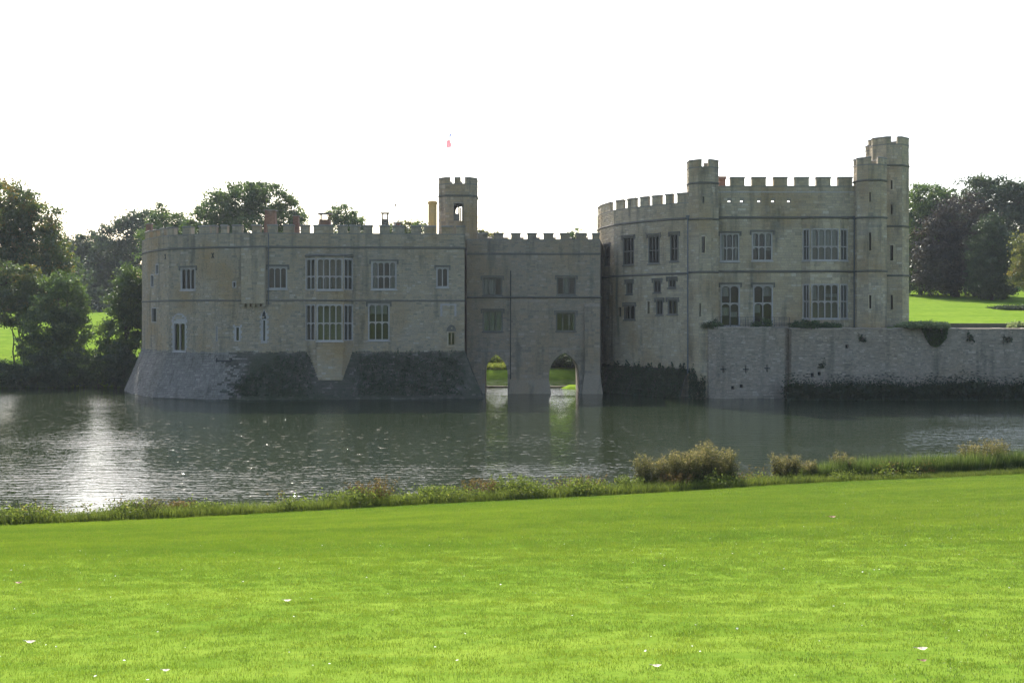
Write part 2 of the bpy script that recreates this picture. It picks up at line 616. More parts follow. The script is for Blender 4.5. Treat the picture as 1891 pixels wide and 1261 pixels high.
class Masonry:
    """gathers the stones of one building; the largest become parts, the rest one mass"""
    def __init__(s, mat, rg):
        s.mat, s.rg, s.items, s.mb = mat, rg, [], MB()
    def face(s, poly, i, z0, z1, ops, h, w, margin=0.0, off=None, u0=0.0, u1=None, proud=(0.012, 0.04), mb=None, single=True, limit=None):
        u1 = poly.seg[i][3] if u1 is None else u1
        ends = poly.tan_ends(i) if off else (0, 0)
        for (a, b, c, d) in course_stones(u0, u1, z0, z1, ops, h, w, s.rg, margin, (ends[0] * 1, ends[1] * 1) if off else (0, 0), off):
            pr = s.rg.uniform(*proud)
            tint = min(1, max(0, s.rg.gauss(0.5, 0.24)))
            j = 0.008
            a, b, c, d = a + j, b - j, c + j, d - j
            if b - a < 0.02 or d - c < 0.02:
                continue
            if off is None and mb is None and single:
                s.items.append((poly, i, a, b, c, d, pr, tint))
            else:
                s.emit(mb((a + b) / 2) if callable(mb) else (mb or s.mb), poly, i, a, b, c, d, pr, tint, off)
    @staticmethod
    def emit(mb, poly, i, a, b, c, d, pr, tint, off=None):
        e0 = off(c) if off else 0.0
        e1 = off(d) if off else 0.0
        g = min(0.018, (b - a) * 0.2, (d - c) * 0.2)
        P = poly.at
        v = [P(i, a, e0 - .01, c), P(i, b, e0 - .01, c), P(i, b, e1 - .01, d), P(i, a, e1 - .01, d),
             P(i, a + g, e0 + pr, c + g), P(i, b - g, e0 + pr, c + g), P(i, b - g, e1 + pr, d - g), P(i, a + g, e1 + pr, d - g)]
        mb.add(v, [(4, 5, 6, 7), (0, 1, 5, 4), (1, 2, 6, 5), (2, 3, 7, 6), (3, 0, 4, 7)], tint)
    def finish(s, parent, n_single=300):
        it = sorted(s.items, key=lambda q: -(q[3] - q[2]) * (q[5] - q[4]))
        bx = Vector(base_of(parent))
        for (poly, i, a, b, c, d, pr, tint) in it[:n_single]:
            o = bpy.data.objects.new('stone', unit_block(s.mat, int(tint * 9.99)))
            COL.objects.link(o)
            q = poly.at(i, (a + b) / 2, 0, (c + d) / 2)
            dd = poly.seg[i][1]
            o.parent = parent
            o.location = Vector(q) - bx
            o.rotation_euler = (0, 0, math.atan2(dd.y, dd.x))
            o.scale = (b - a, pr, d - c)
        for q in it[n_single:]:
            s.emit(s.mb, *q)
        if s.mb.f:
            s.mb.build('facing_stone', s.mat, parent, 'stuff')

def merlon(poly, U0, U1, zc, zt, parent, mas, mat, thick=0.5, name='merlon'):
    mb = MB()
    st = poly.sub(U0, U1)
    sweep(mb, st, [(0, zc - 0.02), (0, zt - 0.1), (-thick, zt - 0.1), (-thick, zc - 0.02)], tint=rnd.random())
    # facing stones on the outer side
    for i in range(poly.ns):
        a, b = max(U0, poly.cum[i]), min(U1, poly.cum[i + 1])
        if b - a > 0.12:
            mas.face(poly, i, zc, zt - 0.12, [], 0.27, 0.45, u0=a - poly.cum[i], u1=b - poly.cum[i], mb=mb)
    o = mb.build(name, mat, parent)
    cb = MB()
    g = 0.05
    st2 = poly.sub(max(0, U0 - g), min(poly.len, U1 + g))
    sweep(cb, st2, [(0.07, zt - 0.12), (0.07, zt - 0.03), (0.03, zt + 0.03), (-thick - 0.06, zt - 0.06), (-thick - 0.06, zt - 0.12)], tint=rnd.random())
    link_child(cb, 'coping', 'coping', o, parent)
    return o

def link_child(mb, name, mat, part, root):
    """a sub-part: mesh in world coordinates under a part of root (the part itself sits at the origin of world coordinates)"""
    o = mb.build(name, mat, None)
    o.parent = part
    return o

def string_course(poly, z, parent, out_=0.09, h=0.22, mat='string', sts=None, closed=False):
    mb = MB()
    sweep(mb, sts or stations(poly), [(-0.05, z - h / 2), (0.03, z - h / 2), (out_, z - h * 0.15), (out_, z + h * 0.15), (0.02, z + h / 2), (-0.05, z + h / 2)], closed_path=closed)
    return mb.build('string_course', mat, parent)

# ------------------------------------------------------------------ windows
def win_rect(poly, spec, frame=0.0):
    px0, px1, py0, py1 = spec[:4]
    h = poly.hit((px0 + px1) / 2)
    i = h[0]
    a, d, nn, ln = poly.seg[i]
    def uu(px):
        k = (px - CX) / F
        return (k * a.y - a.x) / (d.x - k * d.y)
    u0, u1 = uu(px0), uu(px1)
    return i, max(u0, 0.05), min(u1, ln - 0.05), Z_(py1, h[2]), Z_(py0, h[2])

def window(parent, poly, i, u0, u1, z0, z1, lights=1, rows=(), arch=True, hood=True, sill=True, curtain=0, fw=0.11, mw=0.085, rec=0.16, matname='dressed', quoins=False, head=None, slit=False):
    """window in an opening: frame > panes, mullions, transoms, sill, hood mould"""
    P = lambda u, o, z: poly.at(i, u, o, z)
    def bar(mb, a, b, c, d, o0, o1, tint=None):
        v = [P(a, o1, c), P(b, o1, c), P(b, o0, c), P(a, o0, c), P(a, o1, d), P(b, o1, d), P(b, o0, d), P(a, o0, d)]
        mb.add(v, box_faces(), rnd.random() if tint is None else tint)
    if slit:
        fw = min(0.09, (u1 - u0) * 0.22)
        mw = 0.05
    mb = MB()
    fo = 0.025
    bar(mb, u0 - 0.02, u0 + fw, z0, z1, -rec - 0.06, fo)
    bar(mb, u1 - fw, u1 + 0.02, z0, z1, -rec - 0.06, fo)
    bar(mb, u0 + fw, u1 - fw, z1 - fw, z1 + 0.02, -rec - 0.06, fo)
    bar(mb, u0 + fw, u1 - fw, z0 - 0.02, z0 + fw * 0.7, -rec - 0.06, fo)
    if quoins:
        z = z0
        k = 0
        while z < z1 + (0.4 if head else 0):
            hh = rnd.uniform(0.2, 0.32)
            e = 0.22 if k % 2 else 0.10
            bar(mb, u0 - e, u0 - 0.02, z + .01, z + hh, -0.05, 0.045)
            bar(mb, u1 + 0.02, u1 + e, z + .01, z + hh, -0.05, 0.045)
            z += hh
            k += 1
    w = mb.build('window', matname, parent)
    iu0, iu1, iz0, iz1 = u0 + fw, u1 - fw, z0 + fw * 0.7, z1 - fw
    lw = (iu1 - iu0 - (lights - 1) * mw) / lights
    zt = [iz0] + [iz0 + (iz1 - iz0) * r for r in rows] + [iz1]
    for k in range(1, lights):
        a = iu0 + k * (lw + mw) - mw
        m = MB()
        bar(m, a, a + mw, iz0, iz1, -rec - 0.05, -0.02)
        link_child(m, 'mullion', matname, w, parent)
    for r in range(1, len(zt) - 1):
        m = MB()
        bar(m, iu0, iu1, zt[r] - mw / 2, zt[r] + mw / 2, -rec - 0.05, -0.035)
        link_child(m, 'transom', matname, w, parent)
    for k in range(lights):
        a = iu0 + k * (lw + mw)
        b = a + lw
        for r in range(len(zt) - 1):
            c = zt[r] + (mw / 2 if r else 0)
            d = zt[r + 1] - (mw / 2 if r < len(zt) - 2 else 0)
            g = MB()
            j = [rnd.uniform(-0.006, 0.006) for _ in range(2)]
            g.quad(P(a - .01, -rec + j[0], c - .01), P(b + .01, -rec - j[0], c - .01), P(b + .01, -rec - j[0] + j[1], d + .01), P(a - .01, -rec + j[0] + j[1], d + .01))
            link_child(g, 'pane', 'glass', w, parent)
            if arch and lw > 0.16 and d - c > 0.4:
                # two cusps filling the corners above the arched head of the light
                s = MB()
                rise = lw * 0.42
                for sgn in (0, 1):
                    pts = [(a, d + .012), (a, d - rise)]
                    for q in range(1, 5):
                        th = q / 4 * math.pi / 2
                        pts.append((a + lw / 2 * (1 - math.cos(th)), d - rise + rise * math.sin(th) * 0.92))
                    pts.append((a + lw / 2, d + .012))
                    if sgn:
                        pts = [(a + b - p, q) for p, q in pts][::-1]
                    n = len(pts)
                    v = [P(p, -0.05, q) for p, q in pts] + [P(p, -rec - 0.02, q) for p, q in pts]
                    f = [tuple(range(n - 1, -1, -1))] + [(x, (x + 1) % n, n + (x + 1) % n, n + x) for x in range(n)]
                    s.add(v, f, 0.5)
                link_child(s, 'spandrel', matname, w, parent)
    if sill:
        m = MB()
        v0, v1 = u0 - 0.1, u1 + 0.1
        v = [P(v0, 0.11, z0 - .14), P(v1, 0.11, z0 - .14), P(v1, -.05, z0 - .14), P(v0, -.05, z0 - .14), P(v0, 0.09, z0 - .03), P(v1, 0.09, z0 - .03), P(v1, -rec, z0 + .02), P(v0, -rec, z0 + .02)]
        m.add(v, box_faces(), rnd.random())
        link_child(m, 'sill', matname, w, parent)
    if hood:
        m = MB()
        bar(m, u0 - 0.2, u1 + 0.2, z1 + 0.06, z1 + 0.2, -0.05, 0.13)
        bar(m, u0 - 0.2, u0 - 0.06, z1 - 0.25, z1 + 0.06, -0.05, 0.11)
        bar(m, u1 + 0.06, u1 + 0.2, z1 - 0.25, z1 + 0.06, -0.05, 0.11)
        link_child(m, 'hood_mould', 'string', w, parent)
    if curtain:
        for (fa, fb, fc, fd) in curtain:
            m = MB()
            a, b = u0 + (u1 - u0) * fa, u0 + (u1 - u0) * fb
            c, d = z0 + (z1 - z0) * fc, z0 + (z1 - z0) * fd
            n = max(3, int((b - a) / 0.07))
            for q in range(n):
                x0, x1 = a + (b - a) * q / n, a + (b - a) * (q + 1) / n
                o0, o1 = -0.36 - 0.05 * (q % 2), -0.36 - 0.05 * ((q + 1) % 2)
                m.quad(P(x0, o0, c), P(x1, o1, c), P(x1, o1, d), P(x0, o0, d))
            link_child(m, 'curtain', 'curtain', w, parent)
    return w

def gothic_head(parent, w, poly, i, u0, u1, zs, za, matname='dressed', lights=1):
    """pointed head of dressed stone over a lancet: ring of stone pieces round a dark tympanum"""
    P = lambda u, o, z: poly.at(i, u, o, z)
    um, hw = (u0 + u1) / 2, (u1 - u0) / 2
    cvv = arch_curve(u0, u1, zs, za, 24)
    def arc(k):
        return cvv[min(int(round(k / 2 * (len(cvv) - 1))), len(cvv) - 1)]
    n = 8
    for k in range(n):
        m = MB()
        a, b = arc(2 * k / n), arc(2 * (k + 1) / n)
        def outw(p):
            return (um + (p[0] - um) * 1.2, zs + (p[1] - zs) * 1.1 + 0.03)
        a2, b2 = outw(a), outw(b)
        v = [P(a[0], 0.05, a[1]), P(b[0], 0.05, b[1]), P(b2[0], 0.05, b2[1]), P(a2[0], 0.05, a2[1]),
             P(a[0], -0.1, a[1]), P(b[0], -0.1, b[1]), P(b2[0], -0.1, b2[1]), P(a2[0], -0.1, a2[1])]
        m.add(v, [(3, 2, 1, 0), (4, 5, 6, 7), (0, 1, 5, 4), (1, 2, 6, 5), (2, 3, 7, 6), (3, 0, 4, 7)], rnd.random())
        link_child(m, 'voussoir', matname, w, parent)
    m = MB()
    ring = [arc(2 * k / 12) for k in range(13)]
    m.add([P(a, 0.03, z) for a, z in ring], [tuple(range(12, -1, -1))])
    link_child(m, 'tympanum', matname if lights > 1 else 'iron', w, parent)

def arch_wall(mb, poly, i, z0, z1, ops, arches, T):
    """wall face with rectangular openings plus pointed passages of depth T; returns nothing"""
    rects = list(ops) + [(a[0], a[1], z0 - 1, a[3]) for a in arches]
    wall_cells(mb, poly, i, z0, z1, rects, 0.0)
    for (a, b, c, d) in ops:
        wall_reveal(mb, poly, i, a, b, c, d, 0.45)
    for (u0, u1, zs, za) in arches:
        curve = arch_curve(u0, u1, zs, za)
        h = len(curve) // 2
        P = poly.at
        left = [(u0, za)] + curve[:h + 1]
        right = curve[h:] + [(u1, za)]
        for pl in (left, right):
            mb.add([P(i, u, 0, z) for u, z in pl], [tuple(range(len(pl)))], 0.4)
        full = [(u0, z0)] + curve + [(u1, z0)]
        for (a, c), (b, d) in zip(full, full[1:]):
            mb.quad(P(i, a, 0, c), P(i, b, 0, d), P(i, b, -T, d), P(i, a, -T, c), rnd.random())

def arch_curve(u0, u1, zs, za, n=8):
    a, r = (u1 - u0) / 2, za - zs
    Rr = (r * r + a * a) / (2 * a)
    pts = []
    for k in range(n + 1):
        z = zs + r * math.sin(k / n * math.pi / 2)
        x = u0 + Rr - math.sqrt(max(0, Rr * Rr - (z - zs) ** 2))
        pts.append((min(x, (u0 + u1) / 2), z))
    return pts + [(u0 + u1 - x, z) for x, z in pts[-2::-1]]

def wall_reveal(mb, poly, i, a, b, c, d, r):
    P = lambda u, o, z: poly.at(i, u, o, z)
    mb.quad(P(a, 0, c), P(a, 0, d), P(a, -r, d), P(a, -r, c))
    mb.quad(P(b, 0, d), P(b, 0, c), P(b, -r, c), P(b, -r, d))
    mb.quad(P(a, 0, d), P(b, 0, d), P(b, -r, d), P(a, -r, d))
    mb.quad(P(b, 0, c), P(a, 0, c), P(a, -r, c), P(b, -r, c))

def flat_cap(pts, z, name, mat, parent):
    mb = MB()
    mb.add([(p[0], p[1], z) for p in pts], [tuple(range(len(pts)))])
    return mb.build(name, mat, parent)

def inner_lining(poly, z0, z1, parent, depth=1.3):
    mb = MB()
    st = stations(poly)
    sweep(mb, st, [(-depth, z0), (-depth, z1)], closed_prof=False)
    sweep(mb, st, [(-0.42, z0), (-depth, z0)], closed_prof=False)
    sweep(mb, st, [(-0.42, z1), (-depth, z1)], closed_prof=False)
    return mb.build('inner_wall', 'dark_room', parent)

# ------------------------------------------------------------------ terrain
def sstep(a, b, x):
    t = np.clip((np.asarray(x, dtype=float) - a) / (b - a), 0, 1)
    return t * t * (3 - 2 * t)

def lawn_edge(x):
    return 43.1 + 0.325 * np.asarray(x, dtype=float)

def near_h(x, y):
    x = np.asarray(x, dtype=float); y = np.asarray(y, dtype=float)
    ye = np.maximum(lawn_edge(np.clip(x, -45, 70)), 12)
    t = y / ye
    z = 6.15 - 5.45 * t
    z = np.where(t < 0, 6.15 - 5.45 * t * 0.4, z)
    z = z + 0.05 * np.sin(x * 0.31 + 1) * np.sin(y * 0.23) * sstep(0, 6, y)
    over = y - ye
    return np.where(over > 0, 0.7 - 0.62 * sstep(0, 1.9, over) - 1.6 * sstep(1.5, 3.2, over), z)

def far_h(x, y):
    x = np.asarray(x, dtype=float); y = np.asarray(y, dtype=float)
    # open park rising behind the lake
    bank = np.interp(x, [-400, -44, -38, -30, 40], [120.3, 120.3, 121.6, 134.5, 134.5])
    d = y - bank
    left = np.where(d < 0, -1.2, -1.2 + 2.2 * sstep(0, 2.6, d) + 0.073 * np.clip(d - 2, 0, 95) + 0.012 * np.clip(d - 97, 0, 200))
    # platform of the main castle, held by walls
    yb = np.interp(x, [8.8, 9.4, 10.4, 12, 14, 16.5, 17.6, 18.3, 22, 60], [136, 132, 120, 116, 113, 110.8, 107.2, 105.3, 104.9, 104.4])
    e = np.maximum(y - 106, 0)
    plat = 6.35 + 0.03 * e + 0.00035 * np.minimum(e, 150) ** 2 + 0.05 * np.clip(e - 150, 0, 120)
    right = -1.2 + (plat + 1.2) * sstep(0, 1.0, y - yb)
    w = sstep(8.5, 9.5, x)
    z = np.where(x > 8.8, np.maximum(right, np.where(y > 140, left, -1.2)), left)
    # grassy tongue of the island behind the passage
    sp = 1 - np.sqrt(((x - 8.6) / 4.4) ** 2 + ((y - 119.3) / 3.9) ** 2)
    z = np.maximum(z, np.where(sp > 0, -0.6 + 0.85 * sstep(0, 0.3, sp), -1.2))
    return z + 0.12 * np.sin(x * 0.13 + 0.7) * np.sin(y * 0.09) * sstep(0.5, 2.0, z)

def grid_mesh(name, xs, ys, hf, mat, smooth=True):
    gx, gy = np.meshgrid(xs, ys)
    gz = hf(gx, gy)
    co = np.stack([gx, gy, gz], -1).reshape(-1, 3)
    nx, ny = len(xs), len(ys)
    i = np.arange((ny - 1) * (nx - 1))
    r, c = i // (nx - 1), i % (nx - 1)
    a = r * nx + c
    fs = np.stack([a, a + 1, a + nx + 1, a + nx], -1)
    me = bpy.data.meshes.new(name)
    me.vertices.add(len(co)); me.vertices.foreach_set('co', co.astype(np.float32).ravel())
    me.loops.add(fs.size); me.loops.foreach_set('vertex_index', fs.astype(np.int32).ravel())
    me.polygons.add(len(fs)); me.polygons.foreach_set('loop_start', np.arange(0, fs.size, 4, dtype=np.int32))
    me.update(calc_edges=True)
    me.polygons.foreach_set('use_smooth', np.full(len(fs), smooth))
    me.materials.append(M[mat])
    o = link(name, me)
    return o

xs = np.unique(np.concatenate([np.linspace(-700, -90, 30), np.linspace(-90, 90, 181), np.linspace(90, 700, 30)]))
ys = np.unique(np.concatenate([np.linspace(-40, 30, 36), np.linspace(30, 64, 100)]))
o = grid_mesh('lawn', xs, ys, near_h, 'lawn')
tag(o, 'bright green mown lawn sloping down to the lake', 'lawn', kind='structure')
xs = np.unique(np.concatenate([np.linspace(-900, -80, 40), np.linspace(-80, 7, 88), np.linspace(7, 20, 53), np.linspace(20, 90, 71), np.linspace(90, 900, 40)]))
ys = np.unique(np.concatenate([[100.0, 102.0], np.arange(103.0, 126.0, 0.35), np.linspace(126, 240, 115), np.linspace(240, 900, 45)]))
o = grid_mesh('parkland', xs, ys, far_h, 'lawn')
tag(o, 'green park rising behind the castle and the lake', 'parkland', kind='structure')
mb = MB()
mb.quad((-900, 30, 0), (900, 30, 0), (900, 420, 0), (-900, 420, 0))
o = mb.build('lake', 'water')
tag(o, 'rippled dark green lake round the castle', 'lake', kind='structure')

def ground_z(x, y):
    return float(far_h(x, y)) if y > 80 else float(near_h(x, y))

# ------------------------------------------------------------------ the keep standing in the lake
keep = thing('castle_keep', 'long grey stone castle wing with a rounded corner rising straight from the lake', 'castle', (X_(600, 110), 110, 0), None)
kp = Poly([PX(276, 131), PX(268, 124), PX(262.5, 119), PX(263, 115.6), PX(275, 112), PX(296, 109.1), PX(312, 107.5), PX(398, 105), PX(493, 104.3), PX(858, 106), PX(858, 106 + 5.2)])
ZT, ZC, ZS1, ZS2, ZB = 15.95, 15.2, 13.9, 9.0, 4.25
kops = {i: [] for i in range(kp.ns)}
KW = [  # px0, px1, py0, py1, options
    (334, 361, 495, 535, dict(lights=3, rows=(), curtain=0)),
    (495, 530, 493, 533, dict(lights=3, rows=())),
    (686, 732, 483, 534, dict(lights=4, rows=(0.47,), curtain=[(0.0, 0.2, 0, 1), (0.78, 1, 0, 1)])),
    (680, 719, 561, 628, dict(lights=3, rows=(0.5,), curtain=[(0.1, 0.9, 0.72, 1.0)])),
    (806, 828, 494, 530, dict(lights=2, rows=())),
    (826, 841, 612, 638, dict(lights=2, rows=(), hood=False, matname='keep', head=(601, 2))),
    (320.5, 343, 595, 648, dict(lights=2, rows=(), hood=False, quoins=True, head=(580, 2))),
    (484, 499, 589, 631, dict(lights=1, rows=(), hood=False, quoins=True, head=(573, 1))),
    (395.5, 401.5, 603, 630, dict(slit=True)),
    (434.5, 443, 603, 630, dict(slit=True, quoins=True)),
    (280, 289, 568, 595, dict(slit=True)),
    (287.5, 293, 488, 507, dict(slit=True)),
    (278.5, 284, 507, 530, dict(slit=True)),
    (429.5, 436, 520, 531, dict(slit=True)),
]
kw = []
for (a, b, c, d, opt) in KW:
    i, u0, u1, z0, z1 = win_rect(kp, (a, b, c, d))
    kops[i].append((u0, u1, z0, z1))
    kw.append((i, u0, u1, z0, z1, opt, Z_(opt['head'][0], 105) if 'head' in opt else 0))
# the bay takes its own slice of the wall
bay_i = kp.hit(608)[0]
mb = MB()
mas = Masonry('keep', random.Random(3))
for i in range(kp.ns):
    wall_cells(mb, kp, i, -0.6, ZC, kops[i])
    if i < kp.ns - 1:
        solid = kops[i] + ([(kp.hit(565)[1], kp.hit(651)[1], 1.5, 13.2)] if i == bay_i else [])
        mas.face(kp, i, ZB - 0.2, ZS1 - 0.1, solid, 0.17, 0.36, margin=0.02)
        mas.face(kp, i, ZS1 + 0.1, ZC - 0.02, solid, 0.18, 0.38, margin=0.02)
back = [PX(858, 128), PX(300, 133)]
front = [tuple(q) for q in kp.p]
bw = Poly([(kp.p[-1].x, kp.p[-1].y), (kp.p[-1].x, 128), (X_(300, 133), 133), (kp.p[0].x, kp.p[0].y)])
for i in range(bw.ns):
    wall_cells(mb, bw, i, -0.6, ZC, [])
mb.build('wall', 'mortar', keep)
flat_cap(front + [(kp.p[-1].x, 128), (X_(300, 133), 133)], 14.3, 'roof', 'leadroof', keep)
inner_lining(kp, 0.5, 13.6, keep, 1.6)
for (i, u0, u1, z0, z1, opt, zh) in kw:
    opt = dict(opt)
    hd = opt.get('head')
    if opt.get('slit'):
        opt.setdefault('hood', False); opt.setdefault('arch', False); opt.setdefault('sill', False)
    w = window(keep, kp, i, u0, u1, z0, z1, **opt)
    if hd:
        gothic_head(keep, w, kp, i, u0, u1, z1, zh, 'dressed' if opt.get('quoins') else 'string', hd[1])
mas.finish(keep)
string_course(kp, ZS1, keep)
string_course(kp, ZS2, keep, 0.07, 0.18)
# parapet: copings in the crenels and the merlons
mb = MB()
sweep(mb, stations(kp), [(0.04, ZC - 0.08), (0.04, ZC + 0.01), (-0.5, ZC + 0.01), (-0.5, 14.2), (-0.02, 14.2), (-0.02, ZC - 0.08)])
mb.build('parapet', 'coping', keep)
MER = [(268.5, 277), (283, 289), (296, 303), (308, 321), (337, 352.5), (367, 387), (391, 399), (408, 419.5), (429, 446), (465, 480), (494, 512), (523, 543), (555, 572), (579, 615), (624, 641), (646, 665), (671, 688), (701, 720), (725, 747), (759, 778), (783, 805), (816, 835), (843, 857.5)]
for a, b in MER:
    ha, hb = kp.hit(a), kp.hit(b)
    merlon(kp, kp.cum[ha[0]] + ha[1], kp.cum[hb[0]] + hb[1], ZC, ZT, keep, mas, 'keep')
kb = Poly([(kp.p[-1].x, kp.p[-1].y), (kp.p[-1].x, 128), (X_(300, 133), 133)])
for k in range(14):
    U = kb.cum[1] + 1.0 + k * 2.6
    if U + 1.4 < kb.len:
        merlon(kb, U, U + 1.4, ZC, ZT, keep, mas, 'keep')
# sloping foot
def boff(z):
    return 1.85 * max(0.0, (ZB - z) / (ZB + 0.3)) ** 1.08
mb = MB()
zs_ = [ZB + 0.05, 3.2, 2.2, 1.2, 0.3, -0.6]
sweep(mb, stations(kp), [(boff(z) - 0.02, z) for z in zs_[::-1]], closed_prof=False)
bat = mb.build('batter', 'batter', keep)
bm = Masonry('batter', random.Random(5))
pale = MB()
M['pale_foot'] = stone_mat('grey_foot', [(0.085, 0.082, 0.072), (0.115, 0.11, 0.098), (0.145, 0.138, 0.122), (0.19, 0.18, 0.16)], ochre=(0.05, 0.055, 0.035), ochre_amt=0.4)
for i in range(kp.ns):
    bm.face(kp, i, -0.3, ZB + 0.1, [], 0.16, 0.3, off=boff, proud=(0.0, 0.05), mb=pale if i < 7 else ((lambda u: pale if bm.rg.random() < 1.25 - u / 2.6 else bm.mb) if i == 7 else None))
o = bm.mb.build('rubble_facing', 'batter', keep, 'stuff')
o = pale.build('rubble_facing', 'pale_foot', keep, 'stuff')
# canted bay with four storeys of lights
ai, au, aY = kp.hit(563.5); _, bu, bY = kp.hit(652.5)
wl = kp.at(ai, au, -0.05, 0); wr = kp.at(ai, bu, -0.05, 0)
bp = Poly([wl[:2], PX(583.5, aY - 0.85), PX(634, aY - 0.85), wr[:2]])
bz0, bz1 = Z_(633, aY - 0.8), Z_(471, aY - 0.8)
bops = {0: [], 1: [], 2: []}
BW = []
for (py0, py1, rr) in ((477, 535, 0.43), (562, 629, 0.49)):
    for (a, b, n) in ((566.5, 584.2, 2), (585.5, 632, 4), (634, 650.5, 2)):
        i = {566.5: 0, 585.5: 1, 634: 2}[a]
        ln = bp.seg[i][3]
        BW.append((i, 0.07, ln - 0.07, Z_(py1, aY - .8), Z_(py0, aY - .8), n, rr))
        bops[i].append(BW[-1][1:5])
mb = MB()
bmas = Masonry('keep', random.Random(9))
for i in range(3):
    wall_cells(mb, bp, i, bz0 - 0.3, bz1, bops[i], 0.25)
    bmas.face(bp, i, bz0 - 0.3, bz1 - 0.2, bops[i], 0.26, 0.5, mb=mb)
bay = mb.build('bay', 'keep', keep)
# apron tapering into the foot, and the weathered top
mb = MB()
zlo = Z_(702, aY - .8)
lo = [PX(575, aY + 0.1), PX(588, aY - 0.85), PX(630, aY - 0.85), PX(641, aY + 0.1)]
hi = [tuple(p) for p in bp.p]
v = [(x, y, zlo) for x, y in lo] + [(x, y, bz0 - 0.3) for x, y in hi]
mb.add(v, [(0, 1, 5, 4), (1, 2, 6, 5), (2, 3, 7, 6), (3, 2, 1, 0)], 0.7)
ap = Poly([PX(569, aY - 0.02), PX(586, aY - 0.85), PX(632, aY - 0.85), PX(647, aY - 0.02)])
for (qa, qb) in ((0, 1), (1, 2), (2, 3)):
    zz = zlo
    while zz < bz0 - 0.35:
        zn = min(zz + rnd.uniform(0.2, 0.3), bz0 - 0.3)
        fa, fb = (zz - zlo) / (bz0 - 0.3 - zlo), (zn - zlo) / (bz0 - 0.3 - zlo)
        g = 0.0
        while g < 1:
            gn = min(1.0, g + rnd.uniform(0.3, 0.6) / math.dist(hi[qa], hi[qb]))
            if 1 - gn < 0.12: gn = 1.0
            def ap_(gg, ff, o_):
                a_ = Vector(lo[qa]).lerp(Vector(hi[qa]), ff); b_ = Vector(lo[qb]).lerp(Vector(hi[qb]), ff)
                q_ = a_.lerp(b_, gg); d_ = (b_ - a_).normalized()
                return (q_.x + d_.y * o_, q_.y - d_.x * o_, zlo + (bz0 - .3 - zlo) * ff)
            e_, h_ = 0.012 / math.dist(hi[qa], hi[qb]), 0.008
            pr = rnd.uniform(0.015, 0.04)
            mb.add([ap_(g + e_, fa + h_, -.01), ap_(gn - e_, fa + h_, -.01), ap_(gn - e_, fb - h_, -.01), ap_(g + e_, fb - h_, -.01), ap_(g + 2 * e_, fa + 2 * h_, pr), ap_(gn - 2 * e_, fa + 2 * h_, pr), ap_(gn - 2 * e_, fb - 2 * h_, pr), ap_(g + 2 * e_, fb - 2 * h_, pr)],
                   [(4, 5, 6, 7), (0, 1, 5, 4), (1, 2, 6, 5), (2, 3, 7, 6), (3, 0, 4, 7)], min(1, rnd.uniform(0.35, 1.0)))
            g = gn
        zz = zn
link_child(mb, 'apron', 'keep', bay, keep)
mb = MB()
v = [(x, y, bz1) for x, y in hi] + [(hi[0][0], aY + .05, bz1 + 0.12), (hi[3][0], aY + .05, bz1 + 0.12)]
mb.add(v, [(0, 1, 4), (1, 2, 5, 4), (2, 3, 5), (3, 2, 1, 0)], 0.3)
link_child(mb, 'weathering', 'coping', bay, keep)
for z in (bz1 - 0.05, ZS2):
    mb = MB()
    sweep(mb, stations(bp), [(-0.05, z - .1), (0.03, z - .1), (0.1, z), (0.03, z + .09), (-0.05, z + .09)])
    link_child(mb, 'string_course', 'string', bay, keep)
for (i, u0, u1, z0, z1, n, rr) in BW:
    window(keep, bp, i, u0, u1, z0, z1, lights=n, rows=(rr,), hood=False, sill=(i == 1), fw=0.1, mw=0.09, rec=0.12,
           curtain=[(0.08, 0.14, 0.05, 0.36), (0.3, 0.35, 0.05, 0.38), (0.53, 0.57, 0.08, 0.4)] if (i == 1 and z0 > 9) else 0)
# corbelled box with a toothed lower edge
gi, g0, gY = kp.hit(449); _, g1, _ = kp.hit(492.3)
mb = MB()
gz0, gz1 = Z_(561, gY), ZC
P = lambda u, o_, z: kp.at(gi, u, o_, z)
def kbox(mb, poly, i, a, b, c, d, o0, o1, tint=0.5):
    P = lambda u, o_, z: poly.at(i, u, o_, z)
    mb.add([P(a, o1, c), P(b, o1, c), P(b, o0, c), P(a, o0, c), P(a, o1, d), P(b, o1, d), P(b, o0, d), P(a, o0, d)], box_faces(), tint)
kbox(mb, kp, gi, g0, g1, gz0, gz1 - 1.4, -0.02, 0.5)
gp = Poly([P(g0, -0.02, 0)[:2], P(g0, 0.5, 0)[:2], P(g1, 0.5, 0)[:2], P(g1, -0.02, 0)[:2]])
gm = Masonry('keep', random.Random(2))
gm.face(gp, 1, gz0 + 0.05, gz1 - 1.45, [], 0.24, 0.45, mb=mb)
gar = mb.build('garderobe', 'keep', keep)
for k in range(5):
    m = MB()
    u = g0 + 0.06 + k * (g1 - g0 - 0.32) / 4
    kbox(m, kp, gi, u, u + 0.22, gz0 - 0.26, gz0 + 0.01, -0.02, 0.36, rnd.random())
    link_child(m, 'corbel', 'keep', gar, keep)
